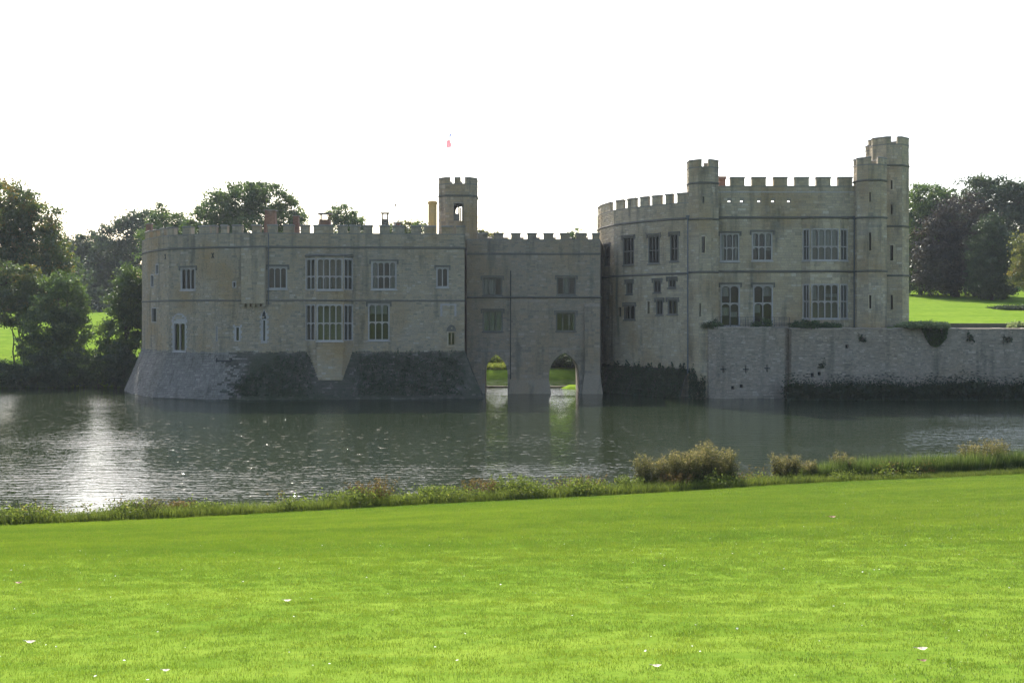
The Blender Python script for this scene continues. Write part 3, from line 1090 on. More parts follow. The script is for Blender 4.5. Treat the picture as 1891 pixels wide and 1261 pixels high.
# iron ties
for (px, py) in ((306, 474), (393.5, 472)):
    i, u, Y = kp.hit(px)
    z = Z_(py, Y)
    m = MB()
    for sg in (-1, 1):
        P = lambda a, o_, c: kp.at(i, u + a, o_, z + c)
        q = [(-0.13 * sg, -0.25), (0.13 * sg, 0.25)]
        e = 0.035
        m.add([P(q[0][0] - e, .07, q[0][1]), P(q[0][0] + e, .07, q[0][1]), P(q[1][0] + e, .07, q[1][1]), P(q[1][0] - e, .07, q[1][1]),
               P(q[0][0] - e, .02, q[0][1]), P(q[0][0] + e, .02, q[0][1]), P(q[1][0] + e, .02, q[1][1]), P(q[1][0] - e, .02, q[1][1])], box_faces())
    m.build('tie_plate', 'iron', keep)
i, u, Y = kp.hit(416)
m = MB()
kbox(m, kp, i, u - 0.7, u + 0.7, Z_(668, Y), Z_(665, Y), -0.02, 0.34)
kbox(m, kp, i, u - 0.74, u - 0.66, Z_(672, Y), Z_(661, Y), -0.02, 0.35)
kbox(m, kp, i, u + 0.66, u + 0.74, Z_(672, Y), Z_(661, Y), -0.02, 0.35)
m.build('tie_bar', 'iron', keep)
# blocked window, only its dressed surround left
i, u0, u1, z0, z1 = win_rect(kp, (813, 843, 561, 584))
m = MB()
for (a, b, c, d) in ((u0, u0 + .2, z0, z1), (u1 - .2, u1, z0, z1), (u0 + .2, u1 - .2, z1 - .16, z1)):
    kbox(m, kp, i, a, b, c, d, -0.02, 0.055, rnd.random())
m.build('blocked_window', 'dressed', keep)
# drain pipe beside the garderobe
m = MB()
i, u, Y = kp.hit(496)
tube(m, [kp.at(i, u, 0.1, Z_(432, Y)), kp.at(i, u, 0.1, Z_(562, Y))], [0.045, 0.045], 6)
m.build('drainpipe', 'lead', keep)

# chimneys of the keep
def stack(name, px0, px1, pyt, Y, mat, style, zb=14.2):
    x0, x1 = X_(px0, Y), X_(px1, Y)
    w = x1 - x0
    zt = Z_(pyt, Y)
    mb = MB()
    if style == 'octagon':
        cx, r = (x0 + x1) / 2, w / 2
        prof = [(r, zb), (r, zt - 0.35), (r * 1.12, zt - 0.3), (r * 1.12, zt - 0.12), (r * 0.75, zt)]
        n = 8
        v = []
        for rr, z in prof:
            v += [(cx + rr / math.cos(math.pi / 8) * math.cos(math.pi / 8 + k * math.pi / 4), Y + rr / math.cos(math.pi / 8) * math.sin(math.pi / 8 + k * math.pi / 4), z) for k in range(n)]
        f = [(a * n + k, a * n + (k + 1) % n, (a + 1) * n + (k + 1) % n, (a + 1) * n + k) for a in range(len(prof) - 1) for k in range(n)]
        f.append(tuple(range((len(prof) - 1) * n, len(prof) * n)))
        mb.add(v, f)
        return mb.build(name, mat, keep)
    body = zt - (0.62 if style == 'lantern' else 0.1)
    # tapering brick shaft
    t0, t1 = 0.0, 0.10 * w
    v = [(x0 - .05, Y - w / 2 - .05, zb), (x1 + .05, Y - w / 2 - .05, zb), (x1 + .05, Y + w / 2 + .05, zb), (x0 - .05, Y + w / 2 + .05, zb),
         (x0 + t1, Y - w / 2 + t1, body), (x1 - t1, Y - w / 2 + t1, body), (x1 - t1, Y + w / 2 - t1, body), (x0 + t1, Y + w / 2 - t1, body)]
    mb.add(v, box_faces())
    o = mb.build(name, mat, keep)
    # courses of brick standing a little proud
    m = MB()
    z = zb + 0.3
    rg = random.Random(int(px0))
    while z < body - 0.1:
        f_ = (z - zb) / (body - zb)
        xa, xb = x0 - .05 + (t1 + .05) * f_, x1 + .05 - (t1 + .05) * f_
        u = xa
        while u < xb - 0.05:
            ub = min(u + rg.uniform(0.18, 0.3), xb)
            ya = Y - w / 2 - .05 + (t1 + .05) * f_
            box(m, u + .006, ub - .006, ya - 0.02, ya + 0.02, z + .006, z + .094, rg.random())
            u = ub
        z += 0.1
    mm = m.build('brickwork', mat, None, 'stuff'); mm.parent = o
    if style == 'lantern':
        for sx in (x0 + t1 + .03, x1 - t1 - .11):
            for sy in (Y - w / 2 + t1 + .03, Y + w / 2 - t1 - .11):
                m = MB(); box(m, sx, sx + .09, sy, sy + .09, body, zt - 0.1); link_child(m, 'post', mat, o, keep)
    m = MB()
    box(m, x0 - .02, x1 + .02, Y - w / 2 - .02, Y + w / 2 + .02, zt - 0.11, zt, 0.2)
    link_child(m, 'cap', 'coping', o, keep)
    return o
stack('chimney', 489, 511, 388, 107.5, 'brick', 'plain')
stack('chimney', 541, 553, 398, 109, 'brick', 'plain')
stack('chimney', 588.5, 612, 394, 107, 'brick', 'lantern')
stack('chimney', 704, 718.5, 393, 107.5, 'string', 'lantern')
stack('chimney', 727, 741, 411, 112, 'brick', 'plain')
stack('chimney', 270, 282, 413, 116, 'brick', 'plain')
stack('chimney', 791, 806.5, 371, 109.5, 'lichen', 'octagon')

# bell turret on the keep
def turret(root, name, pxc, wpx, Yc, z0, levels, zc, zt, mat, slits=(), merl=None, chamfer=0.29, opening=None, single=40, strings_out=0.1, u_shift=0.0):
    """eight-sided turret: walls, strings, merlons round the corners"""
    hw = wpx * Yc / F / 2
    cx = X_(pxc, Yc)
    c = hw * 2 * chamfer
    pts = [(-hw, hw - c), (-hw, -hw + c), (-hw + c, -hw), (hw - c, -hw), (hw, -hw + c), (hw, hw - c), (hw - c, hw), (-hw + c, hw)]
    tp = Poly([(cx + a, Yc + b) for a, b in pts], True)
    mb = MB()
    ops = {i: [] for i in range(8)}
    wins = []
    for s in slits:
        i, u0, u1, za, zb = win_rect(tp, s[:4])
        ops[i].append((u0, u1, za, zb)); wins.append((i, u0, u1, za, zb))
    if opening:
        for i in (2, 6):
            ln = tp.seg[i][3]
            m_ = ln / 2 + (opening[4] if i == 2 else -opening[4])
            ops[i].append((m_ - opening[0] / 2, m_ + opening[0] / 2, opening[1], opening[2]))
    for i in range(8):
        wall_cells(mb, tp, i, z0, zc, ops[i], 0.4 if not opening else 0.5)
    t = mb.build(name, 'mortar', root)
    ms = Masonry(mat, random.Random(int(pxc)))
    sm = MB()
    for i in range(8):
        zz = [z0] + list(levels) + [zc]
        for a, b in zip(zz, zz[1:]):
            ms.face(tp, i, a + (0.09 if a != z0 else 0), b - 0.09, ops[i], 0.25, 0.46, margin=0.01)
    ms2 = ms
    it = sorted(ms.items, key=lambda q: -(q[3] - q[2]) * (q[5] - q[4]))
    for (poly, i, a, b, c_, d, pr, tint) in it[:single]:
        o = bpy.data.objects.new('stone', unit_block(mat, int(tint * 9.99)))
        COL.objects.link(o)
        q = poly.at(i, (a + b) / 2, 0, (c_ + d) / 2)
        dd = poly.seg[i][1]
        o.parent = t
        o.location = q
        o.rotation_euler = (0, 0, math.atan2(dd.y, dd.x))
        o.scale = (b - a, pr, d - c_)
    for q in it[single:]:
        Masonry.emit(sm, *q)
    so = sm.build('facing_stone', mat, None, 'stuff'); so.parent = t
    for z in levels:
        m = MB()
        sweep(m, stations(tp), [(-0.05, z - .1), (0.03, z - .1), (strings_out, z - .03), (strings_out, z + .04), (0.02, z + .1), (-0.05, z + .1)], closed_path=True)
        link_child(m, 'string_course', 'string', t, root)
    m = MB()
    sweep(m, stations(tp), [(0.05, zc - .08), (0.05, zc + .01), (-0.38, zc + .01), (-0.38, zc - 0.9), (-0.02, zc - .9), (-0.02, zc - .08)], closed_path=True)
    link_child(m, 'parapet', 'coping', t, root)
    # merlons wrap the corners: pairs of running lengths
    cum, tot = tp.cum, tp.len
    op = Poly([tuple(p) for p in tp.p] + [tuple(tp.p[0]), tuple(tp.p[1]), tuple(tp.p[2])])
    mids = []
    for q in (0, 2, 4, 6):
        l0, l2, end = tp.seg[q][3], tp.seg[(q + 2) % 8][3], op.cum[q + 2]
        if merl == 'three':
            mids += [(cum[q] + l0 * 0.36 + 0.02, cum[q] + l0 * 0.64 - 0.02), (cum[q] + l0 * 0.80, end + l2 * 0.20)]
        else:
            mids.append((cum[q] + l0 * 0.5 + min(0.3, l0 * 0.27), end + l2 * 0.5 - min(0.3, l2 * 0.27)))
    for a, b in mids:
        mm = MB()
        st = op.sub(a, b)
        sweep(mm, st, [(0, zc - 0.02), (0, zt - 0.1), (-0.36, zt - 0.1), (-0.36, zc - 0.02)], tint=rnd.random())
        for i in range(op.ns):
            ca, cb = max(a, op.cum[i]), min(b, op.cum[i + 1])
            if cb - ca > 0.12:
                ms.face(op, i, zc, zt - 0.12, [], 0.27, 0.4, u0=ca - op.cum[i], u1=cb - op.cum[i], mb=mm)
        mo = link_child(mm, 'merlon', mat, t, root)
        cb_ = MB()
        sweep(cb_, st, [(0.06, zt - .11), (0.06, zt - .03), (0.02, zt + .03), (-0.4, zt - .06), (-0.4, zt - .11)], tint=rnd.random())
        link_child(cb_, 'coping', 'coping', t, root)
    m = MB()
    m.add([(p.x, p.y, zc - 0.6) for p in tp.p], [tuple(range(8))])
    link_child(m, 'roof', 'leadroof', t, root)
    if opening is None:
        m = MB()
        sweep(m, stations(tp), [(-0.41, z0), (-0.41, zc - 0.65)], closed_path=True, closed_prof=False)
        link_child(m, 'inner_wall', 'dark_room', t, root)
    else:
        m = MB()
        m.add([(p.x, p.y, opening[1] - 0.25) for p in tp.p], [tuple(range(8))])
        link_child(m, 'bell_floor', 'wood', t, root)
    for (i, u0, u1, za, zb) in wins:
        m = MB()
        P = lambda u, o_, z: tp.at(i, u, o_, z)
        for (a, b, c_, d) in ((u0 - .1, u0, za - .1, zb + .1), (u1, u1 + .1, za - .1, zb + .1), (u0, u1, zb, zb + .12), (u0, u1, za - .12, za)):
            m.add([P(a, .05, c_), P(b, .05, c_), P(b, -.2, c_), P(a, -.2, c_), P(a, .05, d), P(b, .05, d), P(b, -.2, d), P(a, -.2, d)], box_faces(), rnd.random())
        link_child(m, 'slit_window', mat, t, root)
        m = MB()
        m.quad(P(u0 - .02, -.22, za - .02), P(u1 + .02, -.22, za - .02), P(u1 + .02, -.22, zb + .02), P(u0 - .02, -.22, zb + .02))
        link_child(m, 'pane', 'glass', t, root)
    return t, tp
TY = 113.0
zo0, zo1 = Z_(408, 111.3), Z_(376, 111.3)
bt, btp = turret(keep, 'bell_turret', 846.5, 69, TY, 14.2, [Z_(362, 111.3)], Z_(339.5, 111.3), Z_(328, 111.3), 'keep', opening=(0.95, zo0, zo1, 0, 0.12), chamfer=0.18, single=60, merl='three')
for i in (2, 6):
    ln = btp.seg[i][3]
    um = ln / 2 + (0.12 if i == 2 else -0.12)
    m = MB()
    P = lambda u, o_, z: btp.at(i, u, o_, z)
    def br(a, b, c, d, o0=-0.3, o1=-0.12):
        m.add([P(a, o1, c), P(b, o1, c), P(b, o0, c), P(a, o0, c), P(a, o1, d), P(b, o1, d), P(b, o0, d), P(a, o0, d)], box_faces(), rnd.random())
    br(um - 0.06, um + 0.06, zo0, zo1 - 0.1)
    br(um - 0.475, um - 0.06, zo0, zo0 + 0.7) if i == 2 else None
    br(um + 0.3, um + 0.475, zo0, zo1 - 0.1) if i == 2 else None
    cv = arch_curve(um - 0.475, um + 0.475, zo1 - 0.42, zo1 + 0.01)
    h = len(cv) // 2
    for pl in ([(um - 0.475, zo1 + .01)] + cv[:h + 1], cv[h:] + [(um + 0.475, zo1 + .01)]):
        n = len(pl)
        v = [P(a, -0.02, z) for a, z in pl] + [P(a, -0.35, z) for a, z in pl]
        m.add(v, [tuple(range(n)), tuple(range(2 * n - 1, n - 1, -1))] + [(x, (x + 1) % n, n + (x + 1) % n, n + x) for x in range(n)], 0.5)
    link_child(m, 'bell_opening', 'string', bt, keep)
# flag and its pole, weather vane
fx, fy = X_(833.5, TY), TY
m = MB()
tube(m, [(fx, fy, Z_(335, TY)), (fx, fy, Z_(243, TY))], [0.035, 0.02], 6)
o = m.build('flagpole', 'white')
tag(o, 'thin white flagpole standing on the tall square bell turret', 'flagpole')
fl = MB()
rows, cols = 10, 5
ztop, zbot = Z_(247, TY), Z_(272, TY)
for part, (r0, r1) in enumerate(((0, 5), (5, 10))):
    pass
def flagpt(r, c):
    f_, g = r / rows, c / cols
    wob = 0.09 * math.sin(f_ * 6 + g * 5)
    return (fx - 0.05 - g * (0.22 + 0.28 * f_ ** 0.8) + 0.06 * math.sin(f_ * 9), fy - 0.05 + wob, ztop - (ztop - zbot) * f_ - 0.1 * g)
fm = {}
flag_m, t = new_mat('flag_cloth')
d = N(t, 'ShaderNodeBsdfDiffuse'); tr = N(t, 'ShaderNodeBsdfTranslucent'); x = N(t, 'ShaderNodeMixShader'); x.inputs[0].default_value = 0.75
at = N(t, 'ShaderNodeAttribute', attribute_name='tint')
rp = ramp(t, [(0.0, (0.80, 0.82, 0.88)), (0.3, (0.45, 0.5, 0.75)), (0.55, (0.88, 0.86, 0.88)), (0.8, (0.85, 0.5, 0.55))], 'CONSTANT')  # cloth colours paled, the blown-out backlight is put into them
L(t, at.outputs['Fac'], rp.inputs[0]); L(t, rp.outputs[0], d.inputs[0]); L(t, rp.outputs[0], tr.inputs[0])
L(t, d.outputs[0], x.inputs[1]); L(t, tr.outputs[0], x.inputs[2]); out(t, x.outputs[0])
for r in range(rows):
    for c in range(cols):
        tint = 0.35 if r < 2 and c < 2 else (0.1 if r < 3 else (0.6 if r < 5 else 0.9))
        fl.quad(flagpt(r, c), flagpt(r, c + 1), flagpt(r + 1, c + 1), flagpt(r + 1, c), tint)
o = fl.build('flag', flag_m, smooth=True)
md = o.modifiers.new('thickness', 'SOLIDIFY'); md.thickness = 0.01
tag(o, 'limp flag with a red lower half, colours paled for glaring backlight, hanging from the flagpole', 'flag')
vy = 108.0
vx = X_(730, vy)
wv = thing('weather_vane', 'small dark weather vane on a thin rod above the battlements', 'weather vane', (vx, vy, 14.3))
m = MB(); tube(m, [(vx, vy, 14.3), (vx, vy, Z_(383, vy))], [0.025, 0.015], 6); m.build('rod', 'white', wv)
m = MB(); zz = Z_(380, vy)
m.add([(vx - .16, vy - .01, zz + .12), (vx + .1, vy - .01, zz + .14), (vx + .1, vy - .01, zz), (vx + .04, vy - .01, zz - .16), (vx - .02, vy - .01, zz - .16), (vx - .02, vy - .01, zz),
       (vx - .16, vy + .01, zz + .12), (vx + .1, vy + .01, zz + .14), (vx + .1, vy + .01, zz), (vx + .04, vy + .01, zz - .16), (vx - .02, vy + .01, zz - .16), (vx - .02, vy + .01, zz)],
      [(0, 1, 2, 3, 4, 5), (11, 10, 9, 8, 7, 6)] + [(k, (k + 1) % 6, 6 + (k + 1) % 6, 6 + k) for k in range(6)])
m.build('vane', 'iron', wv)

# ------------------------------------------------------------------ the stone bridge wing between keep and main castle
LY, LT = 111.0, 6.5
link_w = thing('bridge_wing', 'two-storey battlemented stone bridge with two pointed water arches joining both castle buildings', 'bridge', (X_(985, LY), LY, 0))
lp = Poly([(X_(858, 106) + 0.02, LY), PX(1108, LY), (X_(1112, 118.6), 118.9)])
LZC, LZT, LS1, LS2 = Z_(442, LY), Z_(430.5, LY), Z_(469, LY), Z_(549, LY)
lops = []
LW = [(891.5, 927, 513, 545, dict(lights=3, rows=(), arch=False, curtain=[(0, 0.3, 0, 1), (0.36, 0.62, 0.0, 0.9)])),
      (1028.5, 1063, 512, 544, dict(lights=3, rows=(), arch=False, curtain=[(0.34, 0.64, 0, 1)])),
      (891.5, 928, 574, 612, dict(lights=3, rows=(), arch=False, curtain=[(0.05, 0.95, 0, 1)])),
      (1027, 1063, 577, 611, dict(lights=3, rows=(), arch=False, curtain=[(0.3, 0.36, 0, .7), (0.62, 0.72, 0.3, 0.9), (0.85, 0.95, 0, 1)]))]
lw_ = []
for (a, b, c, d, opt) in LW:
    i, u0, u1, z0, z1 = win_rect(lp, (a, b, c, d)); lops.append((u0, u1, z0, z1)); lw_.append((i, u0, u1, z0, z1, opt))
arches = []
for (a, b, s_, t_) in ((895.5, 937.5, 691, 654), (1014, 1070, 693, 651)):
    arches.append((lp.hit(a)[1], lp.hit(b)[1], Z_(s_, LY), Z_(t_, LY)))
mb = MB()
arch_wall(mb, lp, 0, -0.6, LZC, lops, arches, LT)
wall_cells(mb, lp, 1, -0.6, LZC, [])
# rear face
rp_ = Poly([(lp.p[1].x, LY + LT), (lp.p[0].x, LY + LT)])
ln = rp_.seg[0][3]
arch_wall(mb, rp_, 0, -0.6, LZC, [], [(ln - a[1], ln - a[0], a[2], a[3]) for a in arches], 0.01)
wo = mb.build('wall', 'mortar', link_w)
lm = Masonry('link', random.Random(21))
ar_ops = [(a[0] - 0.35, a[1] + 0.35, -1, a[3] + 0.3) for a in arches]
for (z0, z1) in ((-0.3, LS2 - 0.1), (LS2 + 0.1, LS1 - 0.1), (LS1 + 0.1, LZC)):
    lm.face(lp, 0, z0, z1, lops + ar_ops, 0.18, 0.37, margin=0.02)
# stones fill the arch spandrels course by course
for (u0, u1, zs, za) in arches:
    cv = arch_curve(u0, u1, zs, za, 12)
    z = -0.3
    while z < za + 0.3:
        zb = min(z + 0.24, za + 0.3)
        def left_edge(zq):
            if zq <= zs: return u0
            for (p, q), (p2, q2) in zip(cv, cv[1:]):
                if q <= zq <= q2: return p + (p2 - p) * (zq - q) / max(q2 - q, 1e-6)
            return (u0 + u1) / 2
        eL = left_edge(z) - 0.26
        eL = min(eL, (u0 + u1) / 2)
        eR = u0 + u1 - eL
        for (a, b) in ((u0 - 0.35, eL), (eR, u1 + 0.35)):
            u = a
            while b - u > 0.04:
                ub = min(b, u + rnd.uniform(0.25, 0.6))
                if b - ub < 0.12: ub = b
                Masonry.emit(lm.mb, lp, 0, u + .008, ub - .008, z + .008, zb - .008, rnd.uniform(.01, .04), rnd.random())
                u = ub
        z = zb
lm.finish(link_w, 240)
# rings of arch stones
for (u0, u1, zs, za) in arches:
    cv = arch_curve(u0, u1, zs, za, 7)
    cv = [(u0, zs - 0.9), (u0, zs - 0.45)] + cv + [(u1, zs - 0.45), (u1, zs - 0.9)]
    um = (u0 + u1) / 2
    def ow(k):
        a = cv[max(k - 1, 0)]; b = cv[min(k + 1, len(cv) - 1)]
        tx, tz = b[0] - a[0], b[1] - a[1]
        l_ = math.hypot(tx, tz)
        return (cv[k][0] - tz / l_ * 0.3, cv[k][1] + tx / l_ * 0.3)
    for k in range(len(cv) - 1):
        a, b, c, d = cv[k], cv[k + 1], ow(k + 1), ow(k)
        m = MB()
        P = lambda q, o_: lp.at(0, q[0], o_, q[1])
        m.add([P(a, .05), P(b, .05), P(c, .05), P(d, .05), P(a, -.3), P(b, -.3), P(c, -.3), P(d, -.3)], [(3, 2, 1, 0), (4, 5, 6, 7), (0, 1, 5, 4), (1, 2, 6, 5), (2, 3, 7, 6), (3, 0, 4, 7)], rnd.random())
        m.build('voussoir', 'link', link_w)
# middle pier and side pilaster standing proud of the wall
def pier(px0, px1, z0, z1, o1, name, base=None):
    u0, u1 = lp.hit(px0)[1], lp.hit(px1)[1]
    m = MB()
    P = lambda u, o_, z: lp.at(0, u, o_, z)
    m.add([P(u0, o1, z0), P(u1, o1, z0), P(u1, -.02, z0), P(u0, -.02, z0), P(u0, o1, z1 - 0.3), P(u1, o1, z1 - 0.3), P(u1, -.02, z1), P(u0, -.02, z1)], box_faces(), 0.5)
    pp = Poly([P(u0, -.02, 0)[:2], P(u0, o1, 0)[:2], P(u1, o1, 0)[:2], P(u1, -.02, 0)[:2]])
    ms = Masonry('link', random.Random(int(px0)))
    ms.face(pp, 1, z0 + 0.3, z1 - 0.32, [], 0.24, 0.45, mb=m)
    if base:
        sweep(m, stations(pp)[1:3], [(0.0, base), (0.35, -0.6), (-0.1, -0.6), (-0.1, base)])
    return m.build(name, 'link', link_w)
pier(943.5, 1013, -0.6, LS2 - 0.12, 0.16, 'pier', 1.5)
pier(1079, 1107.5, -0.6, Z_(560, LY), 0.3, 'pilaster', 2.0)
string_course(lp, LS1, link_w, 0.08, 0.2, sts=stations(lp)[:2])
string_course(lp, LS2, link_w, 0.2, 0.2, sts=stations(lp)[:2])
for (i, u0, u1, z0, z1, opt) in lw_:
    window(link_w, lp, i, u0, u1, z0, z1, matname='string', **opt)
lf = Poly([tuple(lp.p[0]), tuple(lp.p[1])])
mb = MB()
sweep(mb, stations(lf), [(0.04, LZC - .08), (0.04, LZC + .01), (-0.5, LZC + .01), (-0.5, LZC - 1), (-.02, LZC - 1), (-.02, LZC - .08)])
mb.build('parapet', 'coping', link_w)
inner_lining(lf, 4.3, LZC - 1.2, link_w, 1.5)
for a, b in ((882, 900), (912, 929.5), (944, 961), (974, 991), (1004, 1022), (1035, 1052), (1063.5, 1083), (1094, 1107)):
    merlon(lf, lf.hit(a)[1], lf.hit(b)[1], LZC, LZT, link_w, lm, 'link')
lr = Poly([(lp.p[0].x, LY + LT), (lp.p[1].x, LY + LT)])
rpar = Poly([(lp.p[1].x, LY + LT), (lp.p[0].x, LY + LT)])
for k in range(7):
    U = 0.8 + k * 1.65
    if U + 0.9 < rpar.len:
        merlon(rpar, U, U + 0.9, LZC, LZT, link_w, lm, 'link', name='rear_merlon')
flat_cap([(lp.p[0].x, LY), (lp.p[1].x, LY), (lp.p[2].x, lp.p[2].y), (lp.p[1].x, LY + LT), (lp.p[0].x, LY + LT)], LZC - 1.0, 'roof', 'leadroof', link_w)
m = MB()
tube(m, [lp.at(0, lp.hit(943)[1], 0.1, Z_(500, LY)), lp.at(0, lp.hit(943)[1], 0.1, Z_(700, LY))], [0.05, 0.05], 6)
m.build('drainpipe', 'iron', link_w)

# ------------------------------------------------------------------ the main castle
main = thing('main_castle', 'large tan stone castle block with corner turrets and tall mullioned windows', 'castle', (X_(1450, 112), 112, 6.3))
mp_ = Poly([PX(1108, 127), PX(1103.5, 121.5), PX(1110, 118.6), PX(1134, 114.3), PX(1178, 110.9), PX(1230, 108.0), PX(1272, 106.3)])
MZC, MZT, MS1, MS2 = 18.2, 19.12, 16.7, 11.55
MW = [(1117.5, 1127, 452, 489, dict(lights=1, rows=(0.5,))), (1151, 1171, 438, 489, dict(lights=3, rows=(0.5,))), (1197.5, 1218, 435, 486, dict(lights=3, rows=(0.47,))), (1238, 1253, 432, 482, dict(lights=2, rows=(0.47,))),
      (1126, 1132, 523, 546, dict(slit=True)), (1157, 1168.5, 520, 543, dict(lights=2, rows=())), (1207.5, 1220.5, 517.5, 540, dict(lights=2, rows=())), (1234.5, 1248, 515, 531, dict(lights=2, rows=())),
      (1119.5, 1125, 560, 584.5, dict(slit=True)), (1141, 1148.5, 566, 586, dict(slit=True)), (1153, 1173, 562, 590, dict(lights=2, rows=())), (1194, 1201, 555, 580, dict(slit=True)), (1212, 1224.5, 553.5, 581, dict(lights=2, rows=())), (1233.5, 1251, 553, 580, dict(lights=2, rows=()))]
mops = {i: [] for i in range(mp_.ns)}
mw_ = []
for (a, b, c, d, opt) in MW:
    i, u0, u1, z0, z1 = win_rect(mp_, (a, b, c, d)); mops[i].append((u0, u1, z0, z1)); mw_.append((i, u0, u1, z0, z1, opt))
mb = MB()
mm_ = Masonry('main', random.Random(31))
for i in range(mp_.ns):
    wall_cells(mb, mp_, i, -0.6, MZC, mops[i])
    for (z0, z1) in ((-0.2, MS2 - .12), (MS2 + .12, MS1 - .12), (MS1 + .12, MZC)):
        mm_.face(mp_, i, z0, z1, mops[i], 0.19, 0.42, margin=0.02)
# main front
FY = 107.0
fp = Poly([PX(1316, FY), PX(1590, FY)])
FZC, FZT, FCL, FS1, FS2 = Z_(343.5, FY), Z_(327, FY), Z_(355, FY), Z_(402, FY), Z_(501.5, FY)
FW = [(1330, 1365, 431, 482, dict(lights=3, rows=(0.49,), curtain=[(0, 0.25, 0, 1), (0.8, 1, 0, 1)])), (1388.5, 1426, 429, 481, dict(lights=3, rows=(0.49,), curtain=[(0, 0.22, 0.4, 1), (0.72, 0.98, 0.35, 1)])),
      (1331, 1366, 526, 602, dict(lights=2, rows=(0.56,), sill=False, mw=0.07, curtain=[(0.05, 0.45, 0.72, 0.95), (0.52, 0.9, 0.22, 0.34), (0.05, 0.45, 0.25, 0.45)])), (1391, 1427, 526, 600, dict(lights=2, rows=(0.56,), sill=False, mw=0.07, curtain=[(0.55, 0.95, 0.72, 0.96), (0.05, 0.4, 0.3, 0.5)]))]
fops, fw_ = [], []
for (a, b, c, d, opt) in FW:
    i, u0, u1, z0, z1 = win_rect(fp, (a, b, c, d)); fops.append((u0, u1, z0, z1)); fw_.append((i, u0, u1, z0, z1, opt))
loops = []
for px in (1347, 1370, 1402, 1427.5, 1457):
    u = fp.hit(px)[1]
    loops.append((u - 0.17, u + 0.17, Z_(373.5, FY), Z_(370, FY)))
wall_cells(mb, fp, 0, 5.6, FZC, fops + loops, 0.5)
by0, by1 = fp.hit(1480)[1], fp.hit(1567)[1]
bay_block = [(by0 + 0.05, by1 - 0.05, 5, FS1 - 0.1)]
for (z0, z1) in ((6.0, FS2 - .12), (FS2 + .12, FS1 - .12), (FS1 + .12, FZC)):
    mm_.face(fp, 0, z0, z1, fops + loops + bay_block, 0.23, 0.5, margin=0.02)
# sides and rear so that the block is closed
rx = X_(1622, 109.2)
cl = Poly([(fp.p[1].x, FY), (rx, 109.2), (rx, 126), (mp_.p[0].x, 127.5), (mp_.p[0].x, mp_.p[0].y)])
for i in range(cl.ns):
    wall_cells(mb, cl, i, 5.0 if i < 2 else -0.6, MZC, [])
mb.build('wall', 'mortar', main)
flat_cap([tuple(p) for p in mp_.p] + [tuple(fp.p[0]), tuple(fp.p[1]), (rx, 109.2), (rx, 126), (mp_.p[0].x, 127.5)], 17.3, 'roof', 'leadroof', main)
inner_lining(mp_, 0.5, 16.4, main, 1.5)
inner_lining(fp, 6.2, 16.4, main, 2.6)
for (i, u0, u1, z0, z1, opt) in mw_:
    opt = dict(opt)
    if opt.get('slit'):
        opt.update(hood=False, arch=False, sill=False)
    window(main, mp_, i, u0, u1, z0, z1, matname='main' if opt.get('slit') else 'string', **opt)
for (i, u0, u1, z0, z1, opt) in fw_:
    window(main, fp, i, u0, u1, z0, z1, **opt)
# parapets
mb = MB()
sweep(mb, stations(mp_), [(0.04, MZC - .08), (0.04, MZC + .01), (-0.5, MZC + .01), (-0.5, 17.2), (-.02, 17.2), (-.02, MZC - .08)])
mb.build('parapet', 'coping', main)
mb = MB()
sweep(mb, stations(fp), [(0.04, FZC - .08), (0.04, FZC + .01), (-0.5, FZC + .01), (-0.5, FZC - .1), (-.02, FZC - .1), (-.02, FZC - .08)])
mb.build('parapet', 'coping', main)
for a, b in ((1104.5, 1127.5), (1137.5, 1151), (1158.5, 1174), (1182, 1197), (1204, 1220.5), (1229, 1242), (1250.5, 1271)):
    ha, hb = mp_.hit(a), mp_.hit(b)
    merlon(mp_, mp_.cum[ha[0]] + ha[1], mp_.cum[hb[0]] + hb[1], MZC, MZT, main, mm_, 'main', thick=0.28)
for a, b in ((1349, 1375), (1389, 1414.5), (1429, 1454), (1468, 1494), (1508, 1534), (1548, 1574)):
    merlon(fp, fp.hit(a)[1], fp.hit(b)[1], FZC, FZT, main, mm_, 'main')
rb = Poly([(rx, 126), (mp_.p[0].x + 0.6, 127)])
for k in range(10):
    merlon(rb, 0.5 + k * 2.7, 2.0 + k * 2.7, MZC, MZT, main, mm_, 'main', name='rear_merlon') if 2.0 + k * 2.7 < rb.len else None
string_course(mp_, MS1, main, 0.1, 0.22)
string_course(mp_, MS2, main, 0.09, 0.2)
string_course(fp, FS1, main, 0.12, 0.24)
string_course(fp, FS2, main, 0.11, 0.24)
string_course(fp, FCL, main, 0.05, 0.12, mat='dressed')
# canted bay of the main front
bq = Poly([PX(1480, FY + 0.02), PX(1496, FY - 0.8), PX(1551, FY - 0.8), PX(1567, FY + 0.02)])
bops = {0: [], 1: [], 2: []}
BW = []
for (py0, py1, rr) in ((422.5, 480.5, 0.44), (524.5, 588, 0.5)):
    for i, n in ((0, 2), (1, 4), (2, 2)):
        ln = bq.seg[i][3]
        e = 0.16 if i != 1 else 0.12
        BW.append((i, e if i != 2 else 0.08, ln - (e if i != 0 else 0.08), Z_(py1, FY - .7), Z_(py0, FY - .7), n, rr))
        bops[i].append(BW[-1][1:5])
mb = MB()
for i in range(3):
    wall_cells(mb, bq, i, 5.8, FS1 - 0.12, bops[i], 0.25)
    for (z0, z1) in ((6.0, FS2 - .12), (FS2 + .12, FS1 - .3)):
        mm_.face(bq, i, z0, z1, bops[i], 0.3, 0.6, mb=mb)
bay = mb.build('bay', 'main', main)
